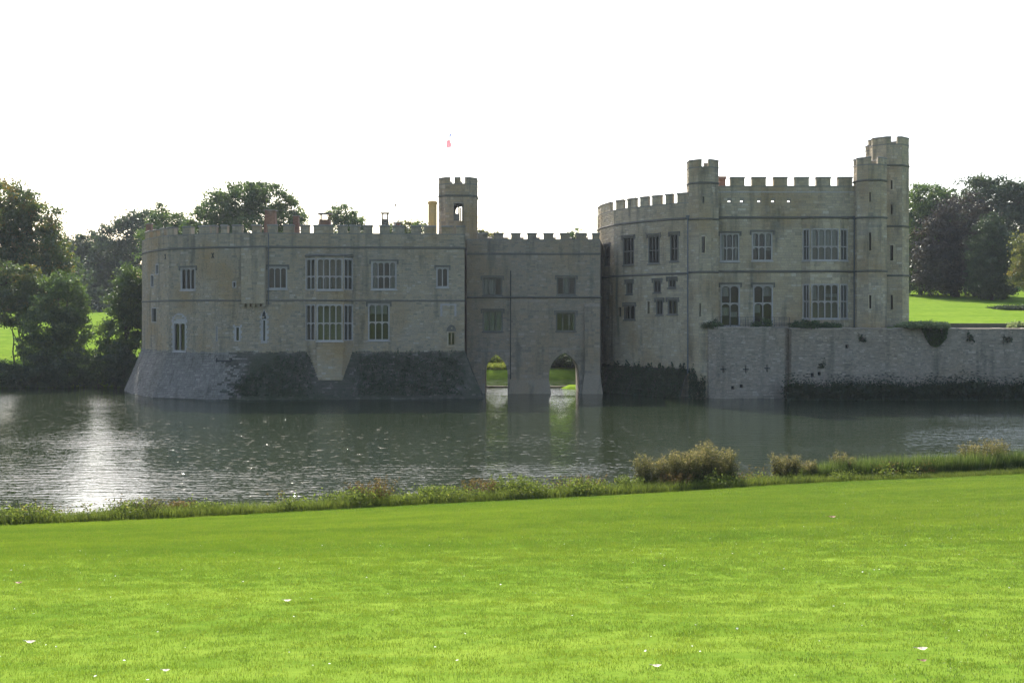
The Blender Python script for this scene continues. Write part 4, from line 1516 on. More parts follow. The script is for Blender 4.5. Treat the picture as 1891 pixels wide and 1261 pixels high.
for z in (FS2, FS1 - 0.06):
    m = MB()
    sweep(m, stations(bq), [(-0.05, z - .11), (0.03, z - .11), (0.12, z - .03), (0.12, z + .04), (0.02, z + .11), (-0.05, z + .11)])
    link_child(m, 'string_course', 'string', bay, main)
m = MB()
v = [(p.x, p.y, FS1 + .04) for p in bq.p] + [(bq.p[0].x, FY + .02, FS1 + 0.1), (bq.p[3].x, FY + .02, FS1 + 0.1)]
m.add(v, [(0, 1, 4), (1, 2, 5, 4), (2, 3, 5), (3, 2, 1, 0)], 0.3)
link_child(m, 'weathering', 'coping', bay, main)
CUR = [[(0, 0.22, 0.55, 1), (0.55, 0.98, 0.62, 0.72)], [(0.02, 0.2, 0.4, 1), (0.3, 0.95, 0.45, 0.95)]]
for k, (i, u0, u1, z0, z1, n, rr) in enumerate(BW):
    window(main, bq, i, u0, u1, z0, z1, lights=n, rows=(rr,), hood=False, sill=True, fw=0.09, mw=0.085, rec=0.12, curtain=CUR[1 if z0 > 11 else 0] if i == 1 else 0)
mm_.finish(main)
# turrets
turret(main, 'corner_turret', 1297.5, 54, 106.75, -0.5, [FS2 - 0.1, FS1 - 0.25, Z_(338, 105.5)], Z_(308, 105.4), Z_(294.5, 105.4), 'main', single=120,
       slits=[(1295.5, 1301.5, 437, 467), (1297, 1300.5, 363, 375), (1290.5, 1294, 560, 585)])
turret(main, 'corner_turret', 1606.5, 54, 106.75, 5.6, [FS2, FS1 - 0.1, Z_(333, 105.5)], Z_(303, 105.4), Z_(290, 105.4), 'main', single=120,
       slits=[(1604, 1608.5, 430, 463), (1605, 1608, 355, 373), (1605, 1608.5, 545, 570)])
turret(main, 'stair_tower', 1640.5, 66, 111.2, 5.6, [Z_(509, 109.5), Z_(418, 109.5), Z_(305.5, 109.5)], Z_(266, 109.5), Z_(252.5, 109.5), 'main', single=140,
       slits=[(1643.5, 1649, 453, 481), (1645, 1648, 333, 350), (1645, 1648, 378, 396), (1645, 1648.5, 545, 572)])
turret(main, 'turret_cap', 1612, 24, 112.0, 17.0, [Z_(290, 111)], Z_(276, 111), Z_(267, 111), 'main', single=10)
# rain pipes
for (px, Y, p0, p1) in ((1270, 105.9, 403, 690), (1577.5, 106.85, 404, 604)):
    x = X_(px, Y)
    m = MB()
    tube(m, [(x, Y, Z_(p0, Y)), (x, Y, Z_(p1, Y))], [0.065, 0.065], 8)
    o = m.build('drainpipe', 'lead', main)
    m = MB()
    v = [(x - .17, Y - .14, Z_(p0, Y) + .25), (x + .17, Y - .14, Z_(p0, Y) + .25), (x + .17, Y + .14, Z_(p0, Y) + .25), (x - .17, Y + .14, Z_(p0, Y) + .25)]
    w_ = [(x - .08, Y - .08, Z_(p0, Y) - .1), (x + .08, Y - .08, Z_(p0, Y) - .1), (x + .08, Y + .08, Z_(p0, Y) - .1), (x - .08, Y + .08, Z_(p0, Y) - .1)]
    m.add(w_ + v, box_faces())
    link_child(m, 'hopper', 'lead', o, main)
# chimney behind the front parapet
m = MB()
box(m, X_(1326.5, 110), X_(1338.5, 110), 109.6, 110.5, 17, Z_(329, 110))
o = m.build('chimney', 'brick', main)
m = MB(); box(m, X_(1325.5, 110), X_(1339.5, 110), 109.5, 110.6, Z_(332, 110), Z_(328, 110) + .05); link_child(m, 'cap', 'brick', o, main)

# ------------------------------------------------------------------ bastion and curtain wall
def big_wall(name, label, pts, zt, mat, h, w, seed, n_single, thick=1.7, loops=()):
    p = Poly(pts)
    root = thing(name, label, 'wall', (p.p[0].x, p.p[0].y, 0)); root['kind'] = 'thing'
    mb = MB()
    ops = {i: [] for i in range(p.ns)}
    for (px, py, s) in loops:
        i, u, Y = p.hit(px)
        z = Z_(py, Y)
        if s:
            ops[i] += [(u - 0.055, u + 0.055, z - 0.32, z + 0.32)]
        else:
            ops[i] += [(u - 0.14, u + 0.14, z - 0.16, z + 0.16)]
    for i in range(p.ns):
        wall_cells(mb, p, i, -0.8, zt, ops[i], 0.4)
    st = stations(p)
    sweep(mb, st, [(0, zt), (-thick, zt), (-thick, -0.8)], closed_prof=False)
    # ends
    for (q, m_) in (st[0], st[-1]):
        a, b = q, q - m_ * thick
        mb.quad((a.x, a.y, -0.8), (b.x, b.y, -0.8), (b.x, b.y, zt), (a.x, a.y, zt))
    mb.build('wall', 'mortar', root)
    ms = Masonry(mat, random.Random(seed))
    for i in range(p.ns):
        ms.face(p, i, -0.2, zt - 0.1, ops[i], h, w, margin=0.01, proud=(0.005, 0.06))
    ms.finish(root, n_single)
    # recess behind each loop
    for i in range(p.ns):
        for (a, b, c, d) in ops[i]:
            m = MB()
            m.quad(p.at(i, a - .05, -.38, c - .05), p.at(i, b + .05, -.38, c - .05), p.at(i, b + .05, -.38, d + .05), p.at(i, a - .05, -.38, d + .05))
            m.build('arrow_loop', 'iron', root)
    for (px, py, s) in loops:
        if s:
            i, u, Y = p.hit(px)
            z = Z_(py, Y)
            m = MB()
            kbox(m, p, i, u - 0.26, u + 0.26, z - 0.04, z + 0.06, -0.02, 0.062, 0.1)  # dark bar stands in for the shade inside the loop's cross slot
            m.build('cross_slot_shade', 'iron', root)
    # capping slabs, each its own stone
    U = 0.0
    while U < p.len - 0.1:
        e = min(U + rnd.uniform(0.7, 1.3), p.len)
        m = MB()
        dz = rnd.uniform(-0.03, 0.03)
        sweep(m, p.sub(U + .01, e - .01), [(0.06, zt - 0.1 + dz), (0.06, zt + dz), (-0.25, zt + 0.06 + dz), (-0.6, zt + 0.05 + dz), (-0.6, zt - 0.1)], tint=rnd.random())
        m.build('capping_slab', mat, root)
        U = e
    return root, p
bast, bp_ = big_wall('bastion', 'rounded grey rubble bastion with cross-shaped arrow loops under the main castle', [PX(1300, 110), PX(1303, 105.9), PX(1309, 105.1), PX(1330, 104.6), PX(1420, 104.5), PX(1448, 104.8), PX(1457, 105.4), PX(1459, 106.5)], Z_(604.5, 104.7), 'rubble', 0.14, 0.28, 41, 220,
                     loops=[(1335.5, 682, 1), (1377, 682, 1), (1416.5, 680, 1), (1353, 716, 0), (1369, 713, 0), (1306, 638, 0)])
curt, cp_ = big_wall('curtain_wall', 'long grey rubble retaining wall running from the bastion along the lake', [PX(1454, 105.6), PX(1462, 104.5), PX(1700, 103.9), PX(1960, 103.4)], Z_(606.5, 104.2), 'rubble', 0.14, 0.28, 43, 300,
                     loops=[(1517, 675, 0), (1513, 690, 0), (1500, 692, 0), (1590, 627, 0), (1860, 627, 0), (1564, 640, 0)])
# low dark parapet behind the lakeside wall
lpw = thing('low_wall', 'low dark stone wall edging the lawn above the curtain wall', 'wall', (X_(1755, 107.5), 107.5, 6.3)); lpw['kind'] = 'thing'
m = MB(); box(m, X_(1752, 107.5), X_(1960, 107.5), 107.3, 107.7, 5.9, Z_(599.5, 107.5), 0.2); m.build('wall', 'string', lpw)
xx = X_(1752, 107.5)
while xx < X_(1955, 107.5):
    m = MB(); e = xx + rnd.uniform(0.8, 1.2); box(m, xx + .01, e - .01, 107.22, 107.78, Z_(599.5, 107.5), Z_(597, 107.5), rnd.random()); m.build('capping_slab', 'string', lpw); xx = e
# terrace railing
rail = thing('railing', 'thin dark iron railing on top of the bastion before the tall windows', 'railing', (X_(1385, 105.6), 105.6, 6.5))
ry = 105.7
m = MB(); box(m, X_(1322, ry), X_(1458, ry), ry - .02, ry + .02, Z_(585.5, ry) - .03, Z_(585.5, ry)); m.build('top_rail', 'iron', rail)
m = MB(); box(m, X_(1322, ry), X_(1458, ry), ry - .015, ry + .015, Z_(600, ry) - .02, Z_(600, ry)); m.build('bottom_rail', 'iron', rail)
for k in range(46):
    x = X_(1322, ry) + (X_(1458, ry) - X_(1322, ry)) * k / 45
    m = MB(); r_ = 0.022 if k % 9 == 0 else 0.009
    box(m, x - r_, x + r_, ry - r_, ry + r_, 6.4, Z_(585.5, ry) - .03); m.build('post' if k % 9 == 0 else 'baluster', 'iron', rail)
# low weir on the water behind the arches
wr_ = thing('weir', 'low dark stone weir just above the water behind the arches', 'weir', (-1, 121, 0))
xx = -9.0
while xx < 5.6:
    m = MB(); e = xx + rnd.uniform(0.9, 1.5); box(m, xx + .01, e - .01, 120.6, 121.3, -0.5, rnd.uniform(0.08, 0.13), rnd.random()); m.build('slab', 'batter', wr_); xx = e
# ------------------------------------------------------------------ foliage helpers
def leaf_object(name, C, size, tint, mat, parent=None, kind=None, upright=0.0, aspect=0.6, asmesh=False):
    """one mesh of single leaf blades: C centres (n,3), size (n,), tint (n,)"""
    n = len(C)
    a = nrg.normal(size=(n, 3))
    a[:, 2] = a[:, 2] * (1 - upright) + upright * 1.6 * (1 if upright else 0)
    a /= np.linalg.norm(a, axis=1)[:, None] + 1e-9
    b = nrg.normal(size=(n, 3))
    b -= (b * a).sum(1)[:, None] * a
    b /= np.linalg.norm(b, axis=1)[:, None] + 1e-9
    s = size[:, None]
    tip, base = C + a * s * 0.5, C - a * s * 0.5
    m1 = C + b * s * 0.5 * aspect
    m2 = C - b * s * 0.5 * aspect
    co = np.stack([base, m1, tip, m2], 1).reshape(-1, 3)
    me = bpy.data.meshes.new(name)
    me.vertices.add(4 * n); me.vertices.foreach_set('co', co.astype(np.float32).ravel())
    me.loops.add(4 * n); me.loops.foreach_set('vertex_index', np.arange(4 * n, dtype=np.int32))
    me.polygons.add(n); me.polygons.foreach_set('loop_start', np.arange(0, 4 * n, 4, dtype=np.int32))
    me.update(calc_edges=True)
    at_ = me.attributes.new('tint', 'FLOAT', 'FACE')
    at_.data.foreach_set('value', np.clip(tint, 0, 1).astype(np.float32))
    me.materials.append(M[mat] if isinstance(mat, str) else mat)
    if asmesh:
        return me
    return link(name, me, parent, kind)

def lobe_points(lobes, clump_r, per, cover, gap=0.0):
    """leaf centres in ragged clumps over the lobes; returns centres, tint"""
    Cs, Ts = [], []
    for (cx, cy, cz, rx, ry, rz) in lobes:
        area = 4 * math.pi * ((rx * ry) ** 1.6 / 3 + (rx * rz) ** 1.6 / 3 + (ry * rz) ** 1.6 / 3) ** (1 / 1.6)
        k = max(5, int(area * cover / (clump_r * clump_r * 3)))
        d = nrg.normal(size=(k, 3)); d /= np.linalg.norm(d, axis=1)[:, None]
        ph = nrg.uniform(0, 6, 3)
        bump = 1 + 0.16 * np.sin(d[:, 0] * 5 + ph[0]) * np.sin(d[:, 2] * 6 + ph[1]) + 0.10 * np.sin(d[:, 1] * 9 + ph[2] + d[:, 2] * 7)
        r = (0.60 + 0.40 * nrg.random(k) ** 0.45) * bump
        stray = nrg.random(k) < 0.16
        r = np.where(stray, r * nrg.uniform(1.0, 1.28, k), r)
        cc = np.array([cx, cy, cz]) + d * r[:, None] * np.array([rx, ry, rz])
        m = nrg.integers(int(per * 0.6), int(per * 1.4) + 1, k)
        idx = np.repeat(np.arange(k), m)
        sc = clump_r * nrg.uniform(0.55, 1.4, k) * np.where(stray, 0.6, 1.0)
        off = nrg.normal(size=(len(idx), 3)) * sc[idx][:, None] * np.array([0.62, 0.62, 0.38])
        ct = np.clip(nrg.normal(0.45, 0.28, k) + 0.1 * d[:, 2], 0, 1)
        Cs.append(cc[idx] + off)
        Ts.append(ct[idx] + nrg.normal(0, 0.1, len(idx)))
    return np.concatenate(Cs), np.concatenate(Ts)

TREE_N = [0]
def tree(name, label, px, Y, lobes_px, mat, group=None, clump=0.8, leaf=0.34, per=60, cover=1.0, trunk_r=0.28, cat='tree', stems=None, lift=0.0):
    """lobes_px: (px, py, depth offset, rx px, rz px) measured at depth Y"""
    k = Y / F
    lobes = [(X_(a, Y), Y + dy, Z_(b, Y), rx * k, max(rx, rz) * 0.85 * k, rz * k) for (a, b, dy, rx, rz) in lobes_px]
    x0 = X_(px, Y)
    z0 = ground_z(x0, Y) - 0.15
    root = thing(name, label, cat, (x0, Y, z0), group)
    C, T = lobe_points(lobes, clump, per, cover)
    keep_ = C[:, 2] > z0 + 0.3
    C, T = C[keep_], T[keep_]
    leaf_object('crown', C, nrg.uniform(0.65, 1.35, len(C)) * leaf, T, mat, root)
    rg = random.Random(int(px * 13 + Y))
    mb = MB()
    top = max(l[2] for l in lobes)
    zm = z0 + (top - z0) * 0.62
    for sx in (stems or [0.0]):
        pts, rad = [], []
        for q in range(6):
            f_ = q / 5
            pts.append((x0 + sx + rg.uniform(-.12, .12) * q * 0.5, Y + rg.uniform(-.12, .12) * q * 0.5, z0 + (zm - z0) * f_))
            rad.append(trunk_r * (1.25 if q == 0 else 1) * (1 - 0.62 * f_) / (1 if not stems else 1.2))
        tube(mb, pts, rad, 8)
    tr = mb.build('trunk', 'bark', root, smooth=True)
    for (cx, cy, cz, rx, ry, rz) in lobes:
        for q in range(2):
            m = MB()
            zs = z0 + (zm - z0) * rg.uniform(0.45, 0.9)
            e = (cx + rg.uniform(-.5, .5) * rx, cy + rg.uniform(-.5, .5) * ry, cz + rg.uniform(-0.1, .5) * rz)
            if e[2] < zs: zs = max(z0 + 0.5, e[2] - 0.5)
            mid = ((x0 + e[0]) / 2 + rg.uniform(-.3, .3), (Y + e[1]) / 2, (zs + e[2]) / 2 + 0.25)
            tube(m, [(x0, Y, zs), mid, e], [trunk_r * 0.45, trunk_r * 0.3, trunk_r * 0.1], 6)
            m.build('limb', 'bark', root, smooth=True)
    return root

WL = 'trees on the bank beside the keep'
tree('oak_tree', 'tall broad tree with rusty leaf tips at the edge of the lakeside trees', -25, 140, [(2, 390, 0, 66, 56), (50, 425, 1, 52, 54), (-25, 450, 2, 60, 70), (78, 475, 0, 46, 50), (100, 525, -1, 42, 48), (40, 520, 2, 60, 54), (0, 500, -1, 50, 50)], 'leaf_autumn', WL, clump=0.85, leaf=0.36, per=75, cover=1.5, trunk_r=0.5)
tree('slender_tree', 'slender tree with two thin bare stems and a hanging crown', 36, 127, [(22, 530, 0, 52, 40), (58, 565, 0, 40, 36), (8, 570, 0, 34, 30), (62, 535, 0, 34, 34)], 'leaf_autumn', WL, clump=0.6, leaf=0.27, per=70, cover=1.3, trunk_r=0.13, stems=[-0.6, 0.5])
tree('alder_tree', 'dense dark green waterside tree with a rounded crown hanging to the water', 112, 124.5, [(112, 560, 0, 46, 46), (98, 605, -1, 50, 40), (136, 610, -1, 34, 44), (80, 650, -1, 36, 30), (122, 660, -1, 44, 34), (115, 528, 0, 26, 22)], 'leaf_green', WL, clump=0.62, leaf=0.26, per=75, cover=1.4, trunk_r=0.25)
tree('ash_tree', 'conical green tree standing close against the rounded castle corner', 232, 123.5, [(238, 522, 0, 20, 30), (230, 565, 0, 34, 34), (222, 615, 0, 42, 34), (242, 655, 0, 40, 34), (212, 660, -1, 34, 28), (252, 560, 0, 24, 46)], 'leaf_green', WL, clump=0.6, leaf=0.26, per=75, cover=1.4, trunk_r=0.22)
FT = dict(per=60, cover=1.6)
tree('far_tree', 'dark tree in the wood with a low pointed top beside the oak', 150, 250, [(132, 472, 0, 40, 30), (168, 462, 0, 32, 34), (150, 515, 0, 50, 45), (190, 490, 0, 34, 48), (150, 560, 0, 60, 36)], 'leaf_dark', 'trees of the wood behind the keep', clump=1.35, leaf=0.58, trunk_r=0.35, **FT)
tree('far_tree', 'dark tree of the wood rising above the rounded castle corner', 225, 245, [(212, 460, 0, 40, 46), (250, 430, 0, 36, 36), (195, 505, 0, 46, 50), (245, 500, 0, 46, 50), (285, 414, 0, 32, 26), (215, 560, 0, 66, 34)], 'leaf_dark', 'trees of the wood behind the keep', clump=1.35, leaf=0.56, trunk_r=0.35, **FT)
tree('far_tree', 'thin-topped tree showing over the battlements at the rounded corner', 315, 185, [(300, 400, 0, 22, 24), (335, 412, 0, 26, 22), (300, 450, 0, 45, 40), (350, 440, 0, 36, 36)], 'leaf_green', 'trees of the wood behind the keep', clump=0.8, leaf=0.36, trunk_r=0.3, cover=0.9)
tree('park_tree', 'tall broad tree towering above the battlements of the keep', 460, 178, [(445, 372, 0, 46, 36), (492, 372, 0, 44, 34), (402, 398, 0, 44, 40), (532, 400, 0, 34, 34), (465, 420, 0, 70, 45), (375, 420, 0, 30, 36)], 'leaf_green', 'trees of the wood behind the keep', clump=0.9, leaf=0.37, trunk_r=0.45, cover=1.35, per=70)
tree('park_tree', 'small rounded tree showing over the keep between two chimneys', 640, 185, [(632, 398, 0, 22, 20), (655, 408, 0, 20, 18), (640, 425, 0, 38, 24)], 'leaf_green', 'trees of the wood behind the keep', clump=0.75, leaf=0.32, trunk_r=0.25, cover=1.3)
tree('park_tree', 'low treetop behind the single lantern chimney of the keep', 750, 190, [(735, 425, 0, 22, 14), (765, 424, 0, 24, 14)], 'leaf_autumn', 'trees of the wood behind the keep', clump=0.7, leaf=0.34, trunk_r=0.2)
tree('park_tree', 'low treetop just beside the bell turret over the bridge battlements', 903, 190, [(894, 438, 0, 15, 13), (916, 444, 0, 14, 12)], 'leaf_olive', 'trees of the wood behind the keep', clump=0.6, leaf=0.32, trunk_r=0.2)
tree('park_tree', 'tip of a tree behind the bridge battlements near the curved wing', 1068, 190, [(1068, 436, 0, 17, 13)], 'leaf_green', 'trees of the wood behind the keep', clump=0.6, leaf=0.32, trunk_r=0.2)
# woods closing the view at the far edge of the park
WD = 'dark woodland trees closing the view'
for (px, Y, tp_, lab) in ((-60, 235, 440, 'dark woodland tree behind the broad oak'), (5, 240, 470, 'dark woodland tree between the oak and the lit lawn'), (85, 238, 470, 'dark woodland tree behind the hanging alder'), (125, 228, 480, 'dark woodland tree closing the gap beside the alder'),
                          (1060, 215, 480, 'dark woodland tree behind the wide water arch'), (905, 215, 480, 'dark woodland tree behind the narrow water arch')):
    tree('woodland_tree', lab, px, Y, [(px, tp_ + 45, 0, 46, 45), (px + 14, tp_ + 90, 2, 55, 45), (px - 20, tp_ + 95, -1, 50, 45), (px, tp_ + 125, -1, 60, 30)], 'leaf_dark', WD, clump=1.3, leaf=0.58, per=50, cover=1.4, trunk_r=0.4)
# trees of the park above the lakeside wall
RG = 'trees on the slope behind the curtain wall'
RT = dict(per=65, cover=1.7)
tree('lime_tree', 'leafy green tree right beside the tall stair tower', 1700, 186, [(1700, 380, 0, 34, 38), (1730, 368, 2, 34, 28), (1692, 440, 0, 34, 45), (1718, 430, 0, 40, 50), (1690, 495, 0, 40, 40)], 'leaf_green', RG, clump=0.9, leaf=0.38, trunk_r=0.35, **RT)
tree('copper_beech', 'dark purple copper beech with drooping branches in the park', 1765, 180, [(1775, 408, 0, 52, 44), (1732, 446, 0, 42, 44), (1785, 470, 0, 60, 50), (1740, 505, 0, 48, 38), (1800, 512, 0, 66, 36), (1715, 485, -2, 32, 40)], 'leaf_copper', RG, clump=0.9, leaf=0.36, trunk_r=0.5, **RT)
tree('tall_oak', 'highest dark tree behind the copper beech', 1830, 212, [(1806, 352, 0, 28, 28), (1840, 372, 0, 46, 36), (1880, 372, 0, 42, 38), (1850, 430, 0, 70, 60), (1900, 420, 0, 60, 60), (1775, 395, 0, 36, 36), (1860, 490, 0, 80, 50)], 'leaf_dark', RG, clump=1.1, leaf=0.46, trunk_r=0.5, **RT)
tree('holly_tree', 'neat pointed dull-green tree in front of the copper beech', 1832, 172, [(1830, 420, 0, 18, 24), (1830, 450, 0, 34, 32), (1832, 488, 0, 44, 38), (1832, 520, 0, 46, 32)], 'leaf_dark', RG, clump=0.6, leaf=0.27, per=85, cover=1.7, trunk_r=0.25)
tree('maple_tree', 'olive-gold tree lit from behind at the edge of the slope', 1915, 158, [(1898, 470, 0, 28, 34), (1905, 512, 0, 36, 26), (1940, 480, 0, 50, 60)], 'leaf_olive', RG, clump=0.7, leaf=0.3, trunk_r=0.25, per=65, cover=1.3)
for (px, Y, tp_, lab) in ((1690, 222, 400, 'dark woodland tree behind the leafy lime'), (1745, 225, 410, 'dark woodland tree behind the copper beech crown'), (1960, 215, 350, 'dark woodland tree behind the olive-gold maple')):
    tree('woodland_tree', lab, px, Y, [(px, tp_ + 50, 0, 50, 50), (px + 14, tp_ + 110, 2, 60, 60), (px - 20, tp_ + 120, -1, 55, 60)], 'leaf_dark', WD, clump=1.3, leaf=0.56, per=50, cover=1.4, trunk_r=0.4)
# shrubs and low growth
def shrub(name, label, px, Y, wpx, top, mat, base=None, group=None, clump=0.35, leaf=0.16, per=50, cat='shrub', nst=5, feather=0.0, dens=1.0):
    k = Y / F
    x0 = X_(px, Y)
    z0 = ground_z(x0, Y) if base is None else base
    zt = Z_(top, Y)
    w = wpx * k
    root = thing(name, label, cat, (x0, Y, z0), group)
    rg = random.Random(int(px * 7 + top))
    lobes = []
    nl = max(2, int(round(w / max(zt - z0, 0.3) * 2.2)))
    h = zt - z0
    for q in range(nl):
        f_ = (q + 0.5) / nl - 0.5
        hh = h * rg.uniform(0.72, 1.0) * (1 - 0.5 * abs(f_)) if nl > 1 else h
        if q == nl // 2: hh = h
        lobes.append((x0 + f_ * w * 0.8, Y + rg.uniform(-.2, .2) * w, z0 + hh * 0.5, max(w / nl * 0.85, 0.12), max(w * 0.35, 0.12), hh * 0.5))
    C, T = lobe_points(lobes, clump, per, dens)
    C = C[C[:, 2] > z0 + 0.02]; T = T[:len(C)]
    if feather:
        # pale seed heads towards the tips
        T = T + feather * sstep(0.62, 1.0, (C[:, 2] - z0) / max(h, .1))
    leaf_object('foliage', C, nrg.uniform(0.6, 1.4, len(C)) * leaf, T, mat, root, upright=0.3, aspect=0.4)
    for q in range(nst):
        m = MB()
        l_ = lobes[q % len(lobes)]
        e = (l_[0] + rg.uniform(-.3, .3) * l_[3], l_[1], l_[2] + l_[5] * rg.uniform(0.3, 0.9))
        tube(m, [(x0 + rg.uniform(-.3, .3) * w, Y, z0 - 0.05), ((x0 + e[0]) / 2, Y, (z0 + e[2]) / 2), e], [0.022 * (1 + h * .3), 0.014 * (1 + h * .3), 0.006], 5)
        m.build('stem', 'bark', root)
    return root
shrub('clipped_shrub', 'low dark clipped shrub mound on the sunlit slope', 1868, 150, 70, 567, 'leaf_ivy', clump=0.35, leaf=0.2, per=70, dens=1.6)
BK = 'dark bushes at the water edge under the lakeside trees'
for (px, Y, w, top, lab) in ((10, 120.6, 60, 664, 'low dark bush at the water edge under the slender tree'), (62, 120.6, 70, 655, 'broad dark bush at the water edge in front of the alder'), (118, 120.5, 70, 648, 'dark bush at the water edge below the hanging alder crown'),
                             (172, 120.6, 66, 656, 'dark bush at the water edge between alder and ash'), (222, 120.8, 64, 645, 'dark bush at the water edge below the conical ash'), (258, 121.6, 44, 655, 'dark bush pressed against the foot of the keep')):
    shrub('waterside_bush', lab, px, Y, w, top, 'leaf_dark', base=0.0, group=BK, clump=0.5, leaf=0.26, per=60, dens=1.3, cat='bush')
shrub('bank_bush', 'sunlit green bush on the far bank seen through the narrow arch', 916, 144, 56, 648, 'leaf_bank', clump=0.5, leaf=0.26, dens=1.2, cat='bush')
shrub('bank_bush', 'broad dark bush on the far bank seen through the wide arch', 1046, 139.5, 110, 640, 'leaf_dark', clump=0.6, leaf=0.3, dens=1.6, per=70, cat='bush')
shrub('wall_plant', 'silvery feathery plant spilling over the curtain wall beside the stair tower', 1704, 105.2, 100, 594.5, 'leaf_silver', base=6.45, clump=0.2, leaf=0.2, dens=1.2, cat='plant')
shrub('wall_plant', 'silvery tuft of plants on the curtain wall far from the tower', 1880, 105.0, 36, 596, 'leaf_silver', base=6.45, clump=0.2, leaf=0.2, dens=1.2, cat='plant')
for (px, w, top, lab) in ((1312, 40, 590, 'dark creeper bunched on the bastion corner below the turret'), (1408, 36, 588, 'dark green plant on the bastion between the two tall windows'), (1486, 60, 590, 'dark plant below the wide lower bay window'), (1530, 50, 595, 'low plant on the wall top under the bay window')):
    shrub('terrace_plant', lab, px, 105.4, w, top, 'leaf_green', base=6.35, clump=0.2, leaf=0.15, per=30, dens=0.7, cat='plant')

# ------------------------------------------------------------------ ivy on walls
def ivy(name, label, poly, spans, off, mat='leaf_ivy', n=5000, leaf=0.17, cat='ivy', seed=1, thick=0.25, fade=False):
    """spans: (px0, px1, fn(px)->(z0, z1)); leaves hug the wall with a ragged edge"""
    C, T = [], []
    rg = random.Random(seed)
    for (p0, p1, zf) in spans:
        k = 0
        while k < n:
            px = rg.uniform(p0, p1)
            z0, z1 = zf(px)
            ragged = 0.28 * math.sin(px * 0.31) + 0.2 * math.sin(px * 0.83 + 1) + 0.15 * math.sin(px * 1.9)
            z = rg.uniform(z0, z1 + ragged)
            h = poly.hit(px)
            k += 1
            if h is None: continue
            edge = min(px - p0, p1 - px) / 26.0 + 0.35 * math.sin(z * 5 + px * 0.2)
            if fade and rg.random() > edge + 0.05: continue
            if fade and math.sin(px * 0.23 + z * 1.9) * math.sin(z * 3.1 - px * 0.11) < -0.45 and rg.random() < 0.7: continue
            lump = 0.5 + 0.5 * math.sin(px * 0.5 + z * 2.1) * math.sin(z * 1.7 + px * 0.21)
            q = poly.at(h[0], h[1], off(z) + rg.uniform(0.02, 0.08 + thick * lump), z)
            C.append(q); T.append(0.25 + 0.3 * lump + rg.uniform(-.2, .35))
    C, T = np.array(C), np.array(T)
    root = thing(name, label, cat, (float(C[:, 0].mean()), float(C[:, 1].mean()), float(C[:, 2].min())))
    leaf_object('foliage', C, nrg.uniform(0.6, 1.4, len(C)) * leaf, T, mat, root, aspect=0.8)
    rg = random.Random(seed + 5)
    for q in range(6):
        m = MB()
        (p0, p1, zf) = spans[q % len(spans)]
        px = rg.uniform(p0 + 2, p1 - 2)
        z0, z1 = zf(px)
        h = poly.hit(px)
        pts = [poly.at(h[0], h[1] + 0.15 * math.sin(j * 1.7 + q), off(z0 + (z1 - z0) * j / 4) + 0.03, z0 + (z1 - z0) * j / 4) for j in range(5)]
        tube(m, pts, [0.03, 0.026, 0.02, 0.014, 0.006], 5)
        m.build('stem', 'bark', root)
    return root
ivy('ivy', 'dark moss and creeper over the sloping foot of the keep below the three-light window', kp, [(648, 862, lambda p: (0.35, 4.0))], boff, n=7000, leaf=0.14, thick=0.10, seed=2, fade=True)
ivy('ivy', 'dark creeper patch on the sloping foot beside the bay apron', kp, [(436, 584, lambda p: (0.35, 3.9 - max(0, 520 - p) * 0.03))], boff, n=4200, leaf=0.14, thick=0.10, seed=3, fade=True)
zero = lambda z: 0.0
def wingoff(z):
    return 1.5 * max(0.0, (2.75 - z) / 2.75)
mb = MB()
sweep(mb, stations(mp_)[2:], [(wingoff(z) - 0.05, z) for z in (-0.6, 0.5, 1.5, 2.75)], closed_prof=False)
mb.build('batter', 'batter', main)
ivy('ivy', 'thick dark ivy covering the foot of the curved castle wing', mp_, [(1112, 1271, lambda p: (0.02, 2.75 if p > 1122 else 2.0))], wingoff, n=9000, leaf=0.17, seed=4, thick=0.3)
iv2 = Poly([PX(1271, 106.0), PX(1303, 105.8)])
ivy('ivy', 'dark ivy filling the corner between curved wing and bastion', iv2, [(1271.5, 1302, lambda p: (0.02, 2.7))], lambda z: wingoff(z) * 0.6, n=1800, leaf=0.17, seed=5, thick=0.3)
ivy('hanging_ivy', 'green ivy hanging over the curtain wall near the tall stair tower', cp_, [(1702, 1748, lambda p: (6.5 - 1.75 * (1 - abs((p - 1727) / 26) ** 2.2), 6.5))], zero, mat='leaf_green', n=2600, leaf=0.15, seed=6, thick=0.35)
for (px, py, r_, lab) in ((1517, 674, 7, 'small dark weed tuft growing from the curtain wall near the bastion'), (1860, 626, 9, 'dark weed tuft high on the curtain wall far from the bastion'), (1592, 626, 7, 'weed tuft high on the curtain wall under the corner turret'), (1792, 625, 7, 'dark weed tuft on the curtain wall beyond the hanging ivy')):
    h = cp_.hit(px)
    z = Z_(py, h[2])
    ivy('wall_weed', lab, cp_, [(px - r_, px + r_, lambda p, z=z: (z - 0.25, z + 0.25))], zero, n=90, leaf=0.15, cat='weed', seed=px, thick=0.2)

